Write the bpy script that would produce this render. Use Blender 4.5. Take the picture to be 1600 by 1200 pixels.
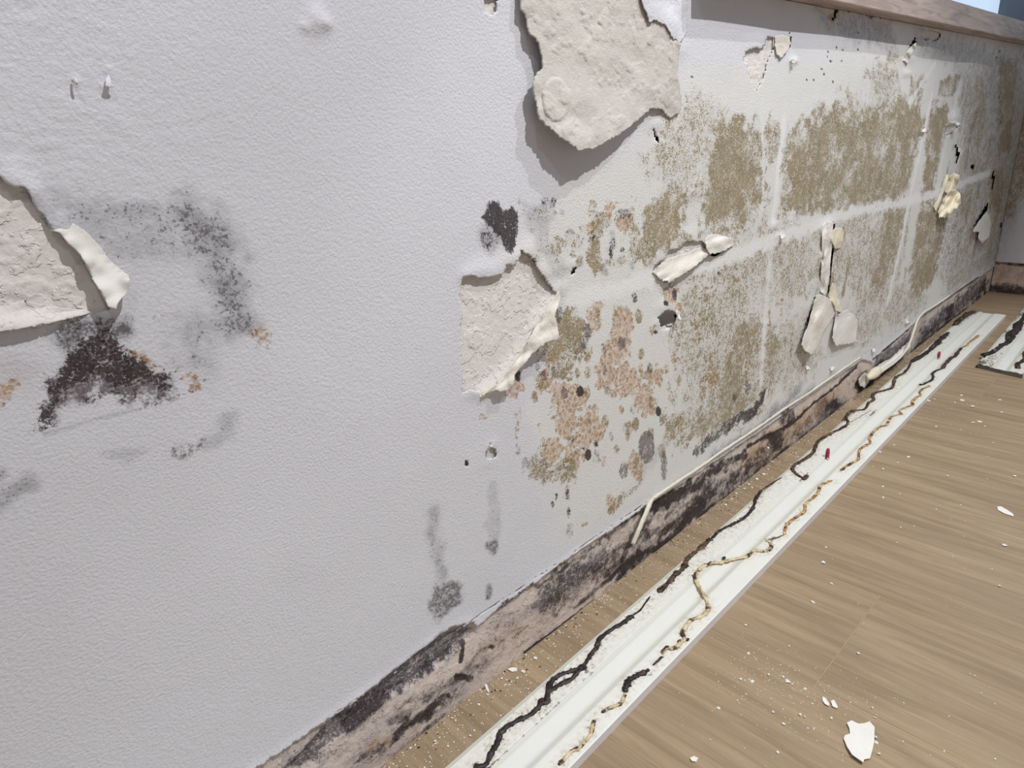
import bpy, bmesh, math, random
import numpy as np
from mathutils import Matrix, Vector

random.seed(7); rng = np.random.default_rng(11)
SC = bpy.context.scene
COL = SC.collection
for o in list(bpy.data.objects): bpy.data.objects.remove(o)

# ------------------------------------------------------------------ camera
CAM = np.array([0.0, -0.5585, 0.70])
FW = np.array([0.6489221530, 0.6760347604, -0.3491089257])
RT = np.array([0.7061181856, -0.7059869816, -0.0545847019])
UP = np.array([0.2833675126, 0.2110909389, 0.9354910306])
FPX = 1059.14
cam = bpy.data.cameras.new('camera'); cam.sensor_width = 36; cam.lens = FPX / 1600 * 36
cam.clip_start = .01
camo = bpy.data.objects.new('camera', cam); COL.objects.link(camo)
M = Matrix.Identity(4)
for i in range(3):
    M[i][0] = RT[i]; M[i][1] = UP[i]; M[i][2] = -FW[i]; M[i][3] = CAM[i]
camo.matrix_world = M
SC.camera = camo

# ------------------------------------------------------------------ sky, lamps, exposure
world = bpy.data.worlds.new('world'); SC.world = world; world.use_nodes = True
bg = world.node_tree.nodes['Background']
bg.inputs[0].default_value = (0.62, 0.80, 1.0, 1); bg.inputs[1].default_value = 1.0
SC.view_settings.view_transform = 'Standard'; SC.view_settings.look = 'None'
SC.view_settings.gamma = 1; SC.view_settings.use_curve_mapping = False
SC.view_settings.exposure = 0.0

def downlight(x, y, z, power, size=.05, cone=150, col=(1.0, .99, .985)):
    l = bpy.data.lights.new('ceiling_downlight', 'SPOT'); l.energy = power; l.color = col
    l.spot_size = math.radians(cone); l.spot_blend = .22; l.shadow_soft_size = size
    o = bpy.data.objects.new('ceiling_downlight', l); COL.objects.link(o)
    o.location = (x, y, z)
    return o
downlight(0.80, -1.30, 2.52, 160, .016, 97)
downlight(1.50, -0.86, 2.52, 74, .016, 80)
downlight(-0.35, -1.10, 2.52, 20, .016)

# ------------------------------------------------------------------ measured points
def ray(px, py):
    return FW + (px - 800) / FPX * RT - (py - 600) / FPX * UP
def on_wall(px, py, Y=0.0):
    d = ray(px, py); return CAM + d * ((Y - CAM[1]) / d[1])
def on_floor(px, py, Z=0.0):
    d = ray(px, py); return CAM + d * ((Z - CAM[2]) / d[2])
def wxz(pts, Y=0.0):
    return np.array([[on_wall(a, b, Y)[0], on_wall(a, b, Y)[2]] for a, b in pts])
def scale_at(px, py):
    p = on_wall(px, py); return ((p - CAM) @ FW) / FPX       # metres per pixel there

# ------------------------------------------------------------------ helpers: noise, distance
TAB = rng.random((256, 256))
def vnoise(x, y):
    xi = np.floor(x).astype(int); yi = np.floor(y).astype(int)
    fx = x - xi; fy = y - yi
    fx = fx * fx * (3 - 2 * fx); fy = fy * fy * (3 - 2 * fy)
    a = TAB[xi & 255, yi & 255]; b = TAB[(xi + 1) & 255, yi & 255]
    c = TAB[xi & 255, (yi + 1) & 255]; d = TAB[(xi + 1) & 255, (yi + 1) & 255]
    return (a * (1 - fx) + b * fx) * (1 - fy) + (c * (1 - fx) + d * fx) * fy
def fbm(x, y, o=4):
    s = 0; a = .5; t = 0
    for k in range(o):
        s = s + a * vnoise(x * 2 ** k + 17.3 * k, y * 2 ** k + 9.1 * k); t += a; a *= .55
    return s / t - .5
def sstep(a, b, x):
    t = np.clip((x - a) / (b - a), 0, 1); return t * t * (3 - 2 * t)
def seg_dist(P, a, b):
    ab = b - a; L = ab @ ab + 1e-15
    t = np.clip(((P - a) @ ab) / L, 0, 1)
    return np.hypot(*(P - a - t[:, None] * ab).T), t
def sd_poly(P, poly):
    d = np.full(len(P), 1e9); ins = np.zeros(len(P), bool); n = len(poly)
    for i in range(n):
        a = poly[i]; b = poly[(i + 1) % n]
        d = np.minimum(d, seg_dist(P, a, b)[0])
        c = (a[1] > P[:, 1]) != (b[1] > P[:, 1])
        xx = (b[0] - a[0]) * (P[:, 1] - a[1]) / (b[1] - a[1] + 1e-15) + a[0]
        ins ^= c & (P[:, 0] < xx)
    return np.where(ins, -d, d)
def near_poly(P, poly):
    best = np.full(len(P), 1e9); Q = P.copy(); n = len(poly)
    for i in range(n):
        a = poly[i]; b = poly[(i + 1) % n]
        d, t = seg_dist(P, a, b); m = d < best
        best[m] = d[m]; Q[m] = (a + t[:, None] * (b - a))[m]
    return Q
def rag_poly(poly, amp, step):
    out = []; n = len(poly)
    for i in range(n):
        a = poly[i]; b = poly[(i + 1) % n]; L = np.hypot(*(b - a)); k = max(1, int(L / step))
        nr = np.array([-(b - a)[1], (b - a)[0]]) / (L + 1e-12)
        for j in range(k):
            t = j / k; out.append(a + t * (b - a) + nr * (rng.normal() * amp if j else 0))
    return np.array(out)

# ------------------------------------------------------------------ helpers: objects
def lin(r, g, b):
    f = lambda c: (c / 255 / 12.92) if c / 255 <= .04045 else ((c / 255 + .055) / 1.055) ** 2.4
    return (f(r), f(g), f(b), 1)
def tag(o, label=None, cat=None, group=None, kind=None):
    if label: o['label'] = label
    if cat: o['category'] = cat
    if group: o['group'] = group
    if kind: o['kind'] = kind
    return o
def empty(name, loc=(0, 0, 0)):
    o = bpy.data.objects.new(name, None); COL.objects.link(o); o.location = loc
    o.empty_display_size = .02
    return o
def mesh_obj(name, V, F, mat, parent=None, smooth=False):
    me = bpy.data.meshes.new(name)
    V = np.asarray(V, float)
    if isinstance(F, np.ndarray):
        k = F.shape[1]
        me.vertices.add(len(V)); me.vertices.foreach_set('co', V.ravel())
        me.loops.add(F.size); me.loops.foreach_set('vertex_index', F.ravel().astype(np.int32))
        me.polygons.add(len(F)); me.polygons.foreach_set('loop_start', np.arange(0, F.size, k, dtype=np.int32))
        me.update(calc_edges=True); me.validate()
    else:
        me.from_pydata([tuple(v) for v in V], [], F)
    if smooth: me.polygons.foreach_set('use_smooth', np.ones(len(me.polygons), bool))
    if mat: me.materials.append(mat)
    o = bpy.data.objects.new(name, me); COL.objects.link(o)
    if parent: o.parent = parent
    return o
def attr(o, name, val):
    a = o.data.attributes.new(name, 'FLOAT', 'POINT'); a.data.foreach_set('value', np.asarray(val, np.float32))
def box(name, lo, hi, mat, parent=None, bevel=0):
    bm = bmesh.new(); bmesh.ops.create_cube(bm, size=1)
    for v in bm.verts:
        v.co = Vector([lo[i] + (v.co[i] + .5) * (hi[i] - lo[i]) for i in range(3)])
    if bevel: bmesh.ops.bevel(bm, geom=bm.edges[:], offset=bevel, segments=2, affect='EDGES', profile=.6)
    me = bpy.data.meshes.new(name); bm.to_mesh(me); bm.free(); me.materials.append(mat)
    o = bpy.data.objects.new(name, me); COL.objects.link(o)
    if parent: o.parent = parent
    return o
def grid_cut(xs, zs, cutters, keep_inside=False, snap=True):
    """grid over (x,z); cutters: list of polygons. Removes (or keeps) the faces inside, vertices snapped to the outlines."""
    X, Z = np.meshgrid(xs, zs, indexing='ij'); P = np.stack([X.ravel(), Z.ravel()], 1)
    nx, nz = len(xs), len(zs)
    gx = np.gradient(xs); gz = np.gradient(zs)
    cell = np.minimum(*np.meshgrid(gx, gz, indexing='ij')).ravel()
    idx = np.arange(nx * nz).reshape(nx, nz)
    F = np.stack([idx[:-1, :-1], idx[1:, :-1], idx[1:, 1:], idx[:-1, 1:]], -1).reshape(-1, 4)
    ins = np.zeros(len(P), bool); sdmin = np.full(len(P), 1e9)
    Q = P.copy()
    for poly in cutters:
        lo = poly.min(0) - .03; hi = poly.max(0) + .03
        m = np.where(((P > lo) & (P < hi)).all(1))[0]
        if not len(m): continue
        sd = sd_poly(P[m], poly)
        sdmin[m] = np.minimum(sdmin[m], sd)
        if snap:
            s = np.abs(sd) < .55 * cell[m] + .0001
            k = m[s]; Q[k] = near_poly(P[k], poly)
    C = P[F].mean(1); fin = np.zeros(len(F), bool)
    for poly in cutters:
        lo = poly.min(0); hi = poly.max(0)
        m = np.where(((C > lo) & (C < hi)).all(1))[0]
        if len(m): fin[m] |= sd_poly(Q[F[m]].mean(1), poly) < 0
    F = F[fin] if keep_inside else F[~fin]
    used = np.unique(F); mp = np.full(len(P), -1); mp[used] = np.arange(len(used))
    return Q[used], mp[F], sdmin[used]
def icosph(r=1, sub=1):
    bm = bmesh.new(); bmesh.ops.create_icosphere(bm, subdivisions=sub, radius=r)
    V = np.array([v.co for v in bm.verts]); F = [[v.index for v in f.verts] for f in bm.faces]; bm.free()
    return V, F
def smooth_path(pts, n=6):
    pts = np.asarray(pts, float); out = []
    P = np.vstack([2 * pts[0] - pts[1], pts, 2 * pts[-1] - pts[-2]])
    for i in range(1, len(P) - 2):
        for j in range(n):
            t = j / n; a, b, c, d = P[i - 1:i + 3]
            out.append(.5 * (2 * b + (c - a) * t + (2 * a - 5 * b + 4 * c - d) * t * t + (3 * b - a - 3 * c + d) * t ** 3))
    out.append(pts[-1]); return np.array(out)
def tube(path, rad, nrm=(0, 0, 1), flat=1.0, sides=8, rough=0.0):
    """tube along a path; rad per point or scalar; flat squashes it along nrm"""
    path = np.asarray(path, float); n = len(path); rad = np.broadcast_to(rad, (n,)).astype(float)
    T = np.gradient(path, axis=0); T /= np.linalg.norm(T, axis=1)[:, None] + 1e-12
    N = np.asarray(nrm, float); S = np.cross(T, N); S /= np.linalg.norm(S, axis=1)[:, None] + 1e-12
    Nn = np.cross(S, T)
    V = []
    for k in range(sides):
        a = 2 * math.pi * k / sides
        rr = rad * (1 + rough * rng.normal(size=n)) if rough else rad
        V.append(path + S * (np.cos(a) * rr)[:, None] + Nn * (np.sin(a) * rr * flat)[:, None])
    V = np.stack(V, 1).reshape(-1, 3)
    F = []
    for i in range(n - 1):
        for k in range(sides):
            F.append([i * sides + k, i * sides + (k + 1) % sides, (i + 1) * sides + (k + 1) % sides, (i + 1) * sides + k])
    F.append(list(range(sides))[::-1]); F.append([(n - 1) * sides + k for k in range(sides)])
    return V, F
def join(parts):
    V = []; F = []; o = 0
    for v, f in parts:
        V.append(v); F += [[i + o for i in g] for g in f]; o += len(v)
    return np.vstack(V), F
def solidify(o, t, off=0):
    m = o.modifiers.new('thickness', 'SOLIDIFY'); m.thickness = t; m.offset = off

# ------------------------------------------------------------------ helpers: nodes
class NT:
    def __init__(s, name, rough=.6, spec=.3):
        s.m = bpy.data.materials.new(name); s.m.use_nodes = True
        s.t = s.m.node_tree; s.b = s.t.nodes['Principled BSDF']
        s.b.inputs['Roughness'].default_value = rough; s.b.inputs['Specular IOR Level'].default_value = spec
        s.co = s.t.nodes.new('ShaderNodeTexCoord').outputs['Object']
    def put(s, sock, v):
        if v is None: return
        if hasattr(v, 'is_output'): s.t.links.new(v, sock)
        else: sock.default_value = v
    def math(s, op, a, b=None, clamp=False):
        n = s.t.nodes.new('ShaderNodeMath'); n.operation = op; n.use_clamp = clamp
        s.put(n.inputs[0], a); s.put(n.inputs[1], b); return n.outputs[0]
    def step(s, v, lo, hi, a=0., b=1.):
        n = s.t.nodes.new('ShaderNodeMapRange'); n.interpolation_type = 'SMOOTHSTEP'
        s.put(n.inputs[0], v); n.inputs[1].default_value = lo; n.inputs[2].default_value = hi
        n.inputs[3].default_value = a; n.inputs[4].default_value = b; return n.outputs[0]
    def mix(s, f, a, b, blend='MIX'):
        n = s.t.nodes.new('ShaderNodeMix'); n.data_type = 'RGBA'; n.blend_type = blend
        s.put(n.inputs[0], f); s.put(n.inputs[6], a); s.put(n.inputs[7], b); return n.outputs[2]
    def mapv(s, sc=(1, 1, 1), loc=(0, 0, 0), vec=None):
        n = s.t.nodes.new('ShaderNodeMapping'); s.put(n.inputs[0], vec or s.co)
        n.inputs['Scale'].default_value = sc; n.inputs['Location'].default_value = loc; return n.outputs[0]
    def noise(s, sc, det=3., ro=.55, vec=None, dist=0.):
        n = s.t.nodes.new('ShaderNodeTexNoise'); s.put(n.inputs['Vector'], vec or s.co)
        n.inputs['Scale'].default_value = sc; n.inputs['Detail'].default_value = det
        n.inputs['Roughness'].default_value = ro; n.inputs['Distortion'].default_value = dist
        return n.outputs[0]
    def voro(s, sc, feat='F1', vec=None):
        n = s.t.nodes.new('ShaderNodeTexVoronoi'); n.feature = feat
        s.put(n.inputs['Vector'], vec or s.co); n.inputs['Scale'].default_value = sc; return n.outputs['Distance']
    def attr(s, name):
        n = s.t.nodes.new('ShaderNodeAttribute'); n.attribute_name = name; return n.outputs['Fac']
    def mad(s, a, k, c=0.):
        return s.math('ADD', s.math('MULTIPLY', a, k), c)
    def add(s, *v):
        r = v[0]
        for x in v[1:]: r = s.math('ADD', r, x)
        return r
    def color(s, c): s.put(s.b.inputs['Base Color'], c)
    def bump(s, h, dist, strength=1., prev=None):
        n = s.t.nodes.new('ShaderNodeBump'); n.inputs['Strength'].default_value = strength
        n.inputs['Distance'].default_value = dist; s.put(n.inputs['Height'], h)
        if prev: s.put(n.inputs['Normal'], prev)
        s.put(s.b.inputs['Normal'], n.outputs[0]); return n.outputs[0]

def mould_layers(m, base, soft=False):
    """layers of mould and stain over a base colour, driven by the mesh's own stain maps"""
    nf = m.noise(420, 2, .6); nm = m.noise(150, 4, .65); nl = m.noise(28, 3, .55); nx = m.noise(900, 1, .5); nb = m.noise(45, 4, .6)
    def n(x, amp): return m.mad(x, amp, -amp / 2)
    c = base
    # grey soft haze + speckle
    a = m.attr('grey')
    hz = m.math('MULTIPLY', a, m.step(m.add(nb, n(nm, .4)), .28, .66, .35, .95))
    sp = m.step(m.add(a, n(nf, 2.4), n(nm, 1.5)), .60, 1.05, 0, .72)
    sp = m.math('MULTIPLY', sp, m.step(a, .02, .25))
    c = m.mix(hz, c, lin(142, 139, 146) if soft else lin(128, 127, 133)); c = m.mix(sp, c, lin(88, 85, 89))
    # brown / tan soft stain
    a = m.attr('tan')
    c = m.mix(m.math('MULTIPLY', a, m.step(nb, .3, .7, .3, 1.)), c, lin(178, 140, 96))
    # orange mould with pale cracks
    a = m.attr('orange')
    v = m.step(m.add(m.mad(a, 1.0), n(nm, 1.8), n(nf, .9), n(nb, .9)), .38, .66, 0, .88)
    cr = m.step(m.add(m.voro(125, 'DISTANCE_TO_EDGE'), n(nm, .26)), .02, .22, .50, 1.)
    v = m.math('MULTIPLY', v, cr); v = m.math('MULTIPLY', v, m.step(a, .04, .3))
    c = m.mix(v, c, m.mix(m.step(nm, .42, .62), lin(196, 160, 124), lin(156, 126, 92)))
    # olive mould
    a = m.attr('olive')
    v = m.step(m.add(m.mad(a, 1.02), n(nm, 1.9), n(nf, 2.0), n(nb, 1.3), n(nx, 1.2)), .36, .84, 0, .92)
    v = m.math('MULTIPLY', v, m.step(a, .03, .3)); v = m.math('MULTIPLY', v, m.mad(cr, .2, .8))
    v = m.math('MAXIMUM', v, m.math('MULTIPLY', m.math('MULTIPLY', a, a), .42))
    oc = m.mix(m.step(m.add(nl, n(nm, .4)), .35, .65), lin(134, 119, 82), lin(153, 136, 98))
    oc = m.mix(m.step(nf, .5, .7), oc, lin(122, 105, 70))
    c = m.mix(v, c, oc)
    # violet-grey film
    a = m.attr('mauve')
    v = m.step(m.add(a, n(nf, 1.4), n(nm, 1.8), n(nb, 1.0)), .25, .95, 0, .85)
    v = m.math('MULTIPLY', v, m.step(a, .02, .3))
    c = m.mix(v, c, lin(108, 98, 102))
    # black mould
    a = m.attr('black')
    if soft: v = m.step(m.add(m.mad(a, 1.05), n(nf, .7), n(nm, 1.1), n(nb, 1.1)), .18, .98, 0, .97)
    else: v = m.step(m.add(m.mad(a, 1.12), n(nf, 1.3), n(nm, 1.3), n(nb, .6), n(nx, 1.2)), .30, .84, 0, .95)
    v = m.math('MULTIPLY', v, m.step(a, .02, .25))
    c = m.mix(v, c, m.mix(m.step(nm, .42, .62), lin(46, 41, 44), lin(72, 62, 62)))
    return c

NAMES = ['grey', 'tan', 'orange', 'olive', 'mauve', 'black', 'pale', 'wipe']

# paint coat
m = NT('wall_paint', .55, .25)
base = m.mix(m.noise(9, 3, .6), lin(218, 219, 226), lin(212, 213, 220))
base = m.mix(m.attr('pale'), base, lin(223, 223, 218))
base = m.mix(m.attr('wipe'), base, lin(238, 240, 241))
m.color(mould_layers(m, base))
b1 = m.bump(m.noise(400, 2, .5), .0015, .5)
MAT_PAINT = m.m
# bared plaster
m = NT('bare_plaster', .8, .15)
base = m.mix(m.noise(14, 4, .6), lin(230, 226, 223), lin(220, 215, 211))
base = m.mix(m.math('MULTIPLY', m.attr('band'), .9), base, m.mix(m.noise(40, 4, .6), lin(228, 215, 206), lin(206, 188, 178)))
m.color(mould_layers(m, base, True))
b1 = m.bump(m.noise(220, 5, .65), .0016, .6)
b2 = m.bump(m.step(m.noise(50, 4, .6), .5, .56), .0012, .6, b1)
MAT_PLASTER = m.m
def simple(name, col, col2=None, sc=40, rough=.6, spec=.3, bump=0, bsc=200):
    m = NT(name, rough, spec)
    m.color(m.mix(m.noise(sc, 4, .6), lin(*col), lin(*(col2 or col))))
    if bump: m.bump(m.noise(bsc, 4, .6), bump, .6)
    return m.m
MAT_ROOM = simple('room_paint', (186, 185, 187), (180, 179, 181), 8, .7, .2)
MAT_FLAP = simple('flap_back', (230, 226, 217), (218, 213, 204), 30, .75, .2, .0012, 230)
MAT_BIGFLAP = simple('flap_plaster_back', (208, 204, 198), (196, 192, 187), 22, .85, .12, .0016, 420)
MAT_CREAM = simple('flap_cream', (238, 230, 208), (228, 218, 194), 60, .7, .2, .0008, 200)
MAT_WHITEFLAP = simple('flap_paint', (234, 232, 226), (224, 222, 216), 25, .6, .2, .0007, 240)
MAT_CORE = simple('plaster_core', (120, 112, 106), (96, 90, 86), 60, .9, .1)
MAT_SEAL = simple('sealant', (232, 227, 212), (214, 207, 190), 90, .55, .3, .0006, 300)
MAT_FLAKE = simple('flake_white', (240, 239, 234), (228, 226, 220), 90, .7, .2, .0004, 400)
MAT_CRUMBDARK = simple('crumb_dark', (60, 50, 44), (38, 32, 30), 200, .9, .1)
MAT_PLUG = simple('plug_red', (178, 62, 84), (150, 44, 64), 200, .4, .4)
MAT_BOARDPAINT = simple('board_front_paint', (232, 232, 236), (226, 226, 231), 30, .4, .4)
MAT_FRAME = simple('window_frame_grey', (112, 118, 128), (104, 110, 120), 20, .4, .4)
# glass
m = NT('window_glass', .0, .5)
for n in list(m.t.nodes):
    if n.type == 'BSDF_PRINCIPLED': m.t.nodes.remove(n)
tr = m.t.nodes.new('ShaderNodeBsdfTransparent'); gl = m.t.nodes.new('ShaderNodeBsdfGlossy'); gl.inputs['Roughness'].default_value = .02
mx = m.t.nodes.new('ShaderNodeMixShader'); mx.inputs[0].default_value = .05
m.t.links.new(tr.outputs[0], mx.inputs[1]); m.t.links.new(gl.outputs[0], mx.inputs[2])
m.t.links.new(mx.outputs[0], m.t.nodes['Material Output'].inputs[0]); MAT_GLASS = m.m
# wood-look sill
m = NT('sill_laminate', .5, .3)
g = m.noise(4, 4, .55, m.mapv((1.4, 16, 16)), 1.2)
m.color(m.mix(m.step(g, .3, .7), lin(188, 170, 160), lin(150, 133, 124)))
MAT_SILL = m.m
# floor planks: grain runs across the room, along y
m = NT('plank_oak', .42, .35)
oi = m.t.nodes.new('ShaderNodeObjectInfo')
rnd = oi.outputs['Random']
off = m.t.nodes.new('ShaderNodeCombineXYZ'); m.put(off.inputs[1], m.math('MULTIPLY', rnd, 37.)); m.put(off.inputs[0], m.math('MULTIPLY', rnd, 11.))
va = m.t.nodes.new('ShaderNodeVectorMath'); va.operation = 'ADD'; m.t.links.new(m.co, va.inputs[0]); m.t.links.new(off.outputs[0], va.inputs[1])
wv = va.outputs[0]
g1 = m.noise(1, 5, .65, m.mapv((55, 3.2, 1), vec=wv), .6)
g2 = m.noise(1, 3, .6, m.mapv((260, 9, 1), vec=wv))
g3 = m.noise(1, 3, .5, m.mapv((9, 1.4, 1), vec=wv), 1.2)
c = m.mix(m.step(g1, .3, .72), lin(175, 154, 126), lin(144, 124, 99))
c = m.mix(m.step(g2, .52, .75, 0, .5), c, lin(128, 106, 86))
c = m.mix(m.step(g2, .44, .24, 0, .35), c, lin(196, 175, 150))
c = m.mix(m.step(g3, .4, .7, 0, .35), c, lin(136, 116, 96))
c = m.mix(m.math('MULTIPLY', rnd, .18), c, lin(150, 130, 108))
m.color(c)
m.put(m.b.inputs['Roughness'], m.step(g2, .3, .7, .36, .52))
m.bump(g2, .0004, .5)
MAT_PLANK = m.m
MAT_JOINT = simple('floor_joint', (186, 165, 134), (160, 139, 112), 60, .8, .1)
# skirting board back
m = NT('board_back', .5, .3)
base = m.mix(m.noise(20, 3, .6), lin(236, 238, 232), lin(228, 231, 225))
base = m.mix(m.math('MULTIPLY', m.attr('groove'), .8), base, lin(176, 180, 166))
st = m.attr('stain')
nn = m.noise(140, 5, .65); nf = m.noise(650, 2, .6)
base = m.mix(m.math('MULTIPLY', st, m.step(nn, .30, .74, 0, .7)), base, lin(200, 182, 160))
base = m.mix(m.math('MULTIPLY', m.step(st, .2, .9, 0, .55), m.step(m.add(m.mad(nf, .8), m.math('MULTIPLY', st, .10), m.mad(nn, 1.0, -.5)), .55, .72)), base, lin(64, 56, 52))
ds = m.attr('dark')
base = m.mix(m.step(m.add(ds, m.mad(nn, 1., -.5), m.mad(nf, .4, -.2)), .45, .7, 0, .9), base, lin(58, 48, 46))
m.color(base); m.bump(nn, .0003, .4)
MAT_BOARD = m.m
def bead_mat(name, lo, mid, hi, a, b):
    m = NT(name, .45, .35)
    n1 = m.noise(70, 3, .6); n2 = m.noise(500, 3, .6)
    c = m.mix(m.step(m.add(n1, m.mad(n2, .3, -.15)), a, b), lin(*lo), lin(*mid))
    c = m.mix(m.step(n1, b + .02, b + .14), c, lin(*hi)); m.color(c); m.bump(n2, .0008, .7)
    return m.m
MAT_BEADBLACK = bead_mat('adhesive_black', (36, 31, 31), (66, 56, 54), (150, 138, 124), .45, .6)
MAT_BEADBROWN = bead_mat('adhesive_brown', (44, 34, 30), (96, 76, 60), (170, 150, 126), .42, .58)
MAT_BEADGOLD = bead_mat('adhesive_gold', (74, 56, 40), (184, 146, 92), (222, 204, 166), .40, .50)
MAT_BEADCREAM = bead_mat('adhesive_cream', (70, 54, 44), (208, 188, 150), (226, 212, 180), .41, .50)
# ================================================================== LARGE STRUCTURE
SILL_Z0, SILL_Z1, SILL_Y = 0.8737, 0.9255, -0.036
XF = 3.188                                             # the far corner
X_SILL = float(on_wall(1078, 0)[0])                    # left end of the window opening
X_L = -0.7

# ------------------------------------------------------------------ stains on the long wall (measured on the wall, px of the photo turned into wall metres)
E_ = lambda x, y, rx, ry, n=14, rot=0: [(x + rx * math.cos(t) * math.cos(rot) - ry * math.sin(t) * math.sin(rot),
                                        y + rx * math.cos(t) * math.sin(rot) + ry * math.sin(t) * math.cos(rot)) for t in [2 * math.pi * k / n for k in range(n)]]
STAINS = []   # layer, 'P'/'L', pts, feather px, radius px, strength, rag px
def P(layer, pts, s=.9, f=6, rag=5): STAINS.append((layer, 'P', pts, f, 0, s, rag))
def Ln(layer, pts, r, s=.9, f=4, rag=3): STAINS.append((layer, 'L', pts, f, r, s, rag))
def El(layer, x, y, rx, ry, s=.9, f=5, rag=3, rot=0): P(layer, E_(x, y, rx, ry, 14, rot), s, f, rag)

# olive fields
P('pale', [(800,400),(900,300),(1000,230),(1070,120),(1250,110),(1400,60),(1600,60),(1600,420),(1450,480),(1200,650),(1000,790),(880,830),(840,650),(880,500)], .75, 60, 10)
P('olive', [(1235,205),(1262,190),(1300,165),(1330,150),(1345,180),(1370,165),(1410,160),(1440,165),(1445,200),(1425,240),(1418,300),(1400,320),(1370,330),(1340,335),(1300,330),(1270,325),(1240,340),(1222,330),(1220,300),(1225,250)], .82, 12, 10)
P('olive', [(1140,185),(1165,195),(1190,215),(1200,240),(1185,260),(1195,300),(1190,330),(1165,350),(1130,360),(1100,365),(1095,330),(1105,290),(1110,250),(1120,215)], .82, 12, 10)
P('olive', [(1195,180),(1220,190),(1220,240),(1205,255),(1195,230)], .62, 8, 6)
P('olive', [(1040,290),(1070,295),(1062,330),(1070,345),(1060,370),(1040,395),(1015,405),(985,415),(980,385),(1005,360),(1015,330)], .78, 9, 9)
P('olive', [(920,335),(935,330),(942,365),(935,400),(945,420),(925,428),(920,400),(925,370)], .78, 6, 6)
El('olive', 965, 408, 12, 12, .7); El('olive', 990, 355, 9, 11, .75); El('olive', 945, 350, 6, 10, .6); El('olive', 1066, 380, 12, 20, .6)
P('olive', [(880,485),(905,490),(915,530),(915,550),(900,572),(870,592),(855,570),(850,545),(868,530),(870,500)], .85, 6, 8)
El('olive', 850, 594, 12, 14, .5); El('olive', 862, 570, 14, 14, .6)
P('olive', [(1455,165),(1480,170),(1470,230),(1455,300),(1440,310),(1445,240)], .95, 6, 5)
P('olive', [(1440,320),(1480,320),(1475,360),(1460,430),(1440,460),(1425,465),(1420,430),(1430,370)], .88, 8, 6)
P('olive', [(1385,330),(1415,325),(1400,390),(1380,440),(1365,460),(1360,430),(1375,380)], .8, 8, 6)
P('olive', [(1350,105),(1400,100),(1410,150),(1370,160),(1355,130)], .52, 9, 8)
P('olive', [(1420,120),(1445,125),(1440,150),(1425,150)], .7, 5, 4); P('olive', [(1470,125),(1500,115),(1490,150),(1465,150)], .8, 4, 4)
El('olive', 1392, 88, 10, 7, .6)
P('olive', [(1165,490),(1185,500),(1175,545),(1160,590),(1150,640),(1130,650),(1125,600),(1135,550),(1150,520)], .78, 8, 8)
P('olive', [(1110,590),(1160,600),(1170,640),(1130,670),(1080,690),(1040,690),(1035,660),(1070,640),(1100,640)], .7, 8, 8)
P('olive', [(1200,515),(1235,530),(1225,570),(1205,600),(1195,560)], .72, 8, 6)
P('olive', [(1110,360),(1200,365),(1300,345),(1420,330),(1400,440),(1300,440),(1200,470),(1130,480),(1100,430)], .50, 22, 16)
P('olive', [(1060,450),(1130,440),(1180,500),(1230,560),(1200,640),(1120,660),(1060,600)], .52, 22, 14)
P('olive', [(1230,480),(1290,560),(1240,600),(1190,620)], .46, 12, 10)
P('olive', [(825,745),(820,725),(840,715),(870,725),(895,720),(900,745),(860,750)], .7, 6, 6)
P('olive', [(945,800),(955,785),(990,760),(1000,740),(985,770),(960,795)], .72, 5, 4)
P('olive', [(1030,180),(1110,160),(1120,250),(1090,320),(1040,300),(1010,260)], .46, 18, 10)
P('olive', [(1075,120),(1140,170),(1120,220),(1060,200)], .36, 18, 10)
P('olive', [(1330,420),(1400,440),(1380,520),(1330,540)], .48, 14, 8)
P('olive', [(1340,480),(1400,440),(1450,470),(1400,510),(1345,540)], .48, 10, 6)
El('olive', 1070, 410, 26, 18, .5); El('olive', 845, 330, 14, 12, .34); El('olive', 868, 385, 8, 14, .5)
El('olive', 898, 378, 12, 12, .38); El('olive', 1000, 449, 18, 9, .34)
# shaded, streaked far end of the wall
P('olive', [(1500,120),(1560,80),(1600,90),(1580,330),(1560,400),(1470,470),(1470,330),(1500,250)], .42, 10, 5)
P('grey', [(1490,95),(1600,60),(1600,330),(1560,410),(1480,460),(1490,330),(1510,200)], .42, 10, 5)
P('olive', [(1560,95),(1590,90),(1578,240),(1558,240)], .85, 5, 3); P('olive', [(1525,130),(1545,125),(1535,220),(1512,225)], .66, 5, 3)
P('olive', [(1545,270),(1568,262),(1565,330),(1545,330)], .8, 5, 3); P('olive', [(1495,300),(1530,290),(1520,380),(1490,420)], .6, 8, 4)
P('mauve', [(1470,340),(1500,335),(1480,430),(1455,440)], .45, 8, 5)
# orange
for a in [(923,354,10,12),(947,330,12,12),(977,350,14,10),(930,496,11,26),(971,509,19,28),(964,543,20,28),(944,580,14,30),(977,597,24,26),(1008,624,14,24),(1021,587,14,18),(853,597,11,16),(888,622,28,24),(884,655,18,30),(923,664,20,28),(910,688,16,14),(805,604,11,20),(1045,459,14,12),(863,567,10,8),(859,701,14,20),(893,718,10,14),(994,728,11,26),(954,789,9,14),(913,816,7,5),(886,700,8,12)]:
    El('orange', *a, .8, 6, 6)
El('orange', 809, 651, 5, 36, .4, 6); El('orange', 755, 651, 8, 5, .6, 3); El('orange', 1112, 587, 9, 24, .75, 7, 5)
El('orange', 985, 330, 30, 26, .3, 14, 10); El('orange', 1092, 430, 26, 30, .36, 12, 8); El('orange', 1096, 500, 24, 34, .34, 12, 8)
El('orange', 405, 531, 18, 26, .6, 10, 8); El('orange', 297, 599, 20, 12, .62, 8, 6); El('orange', 205, 560, 22, 9, .5, 8, 5, .6)
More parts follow.
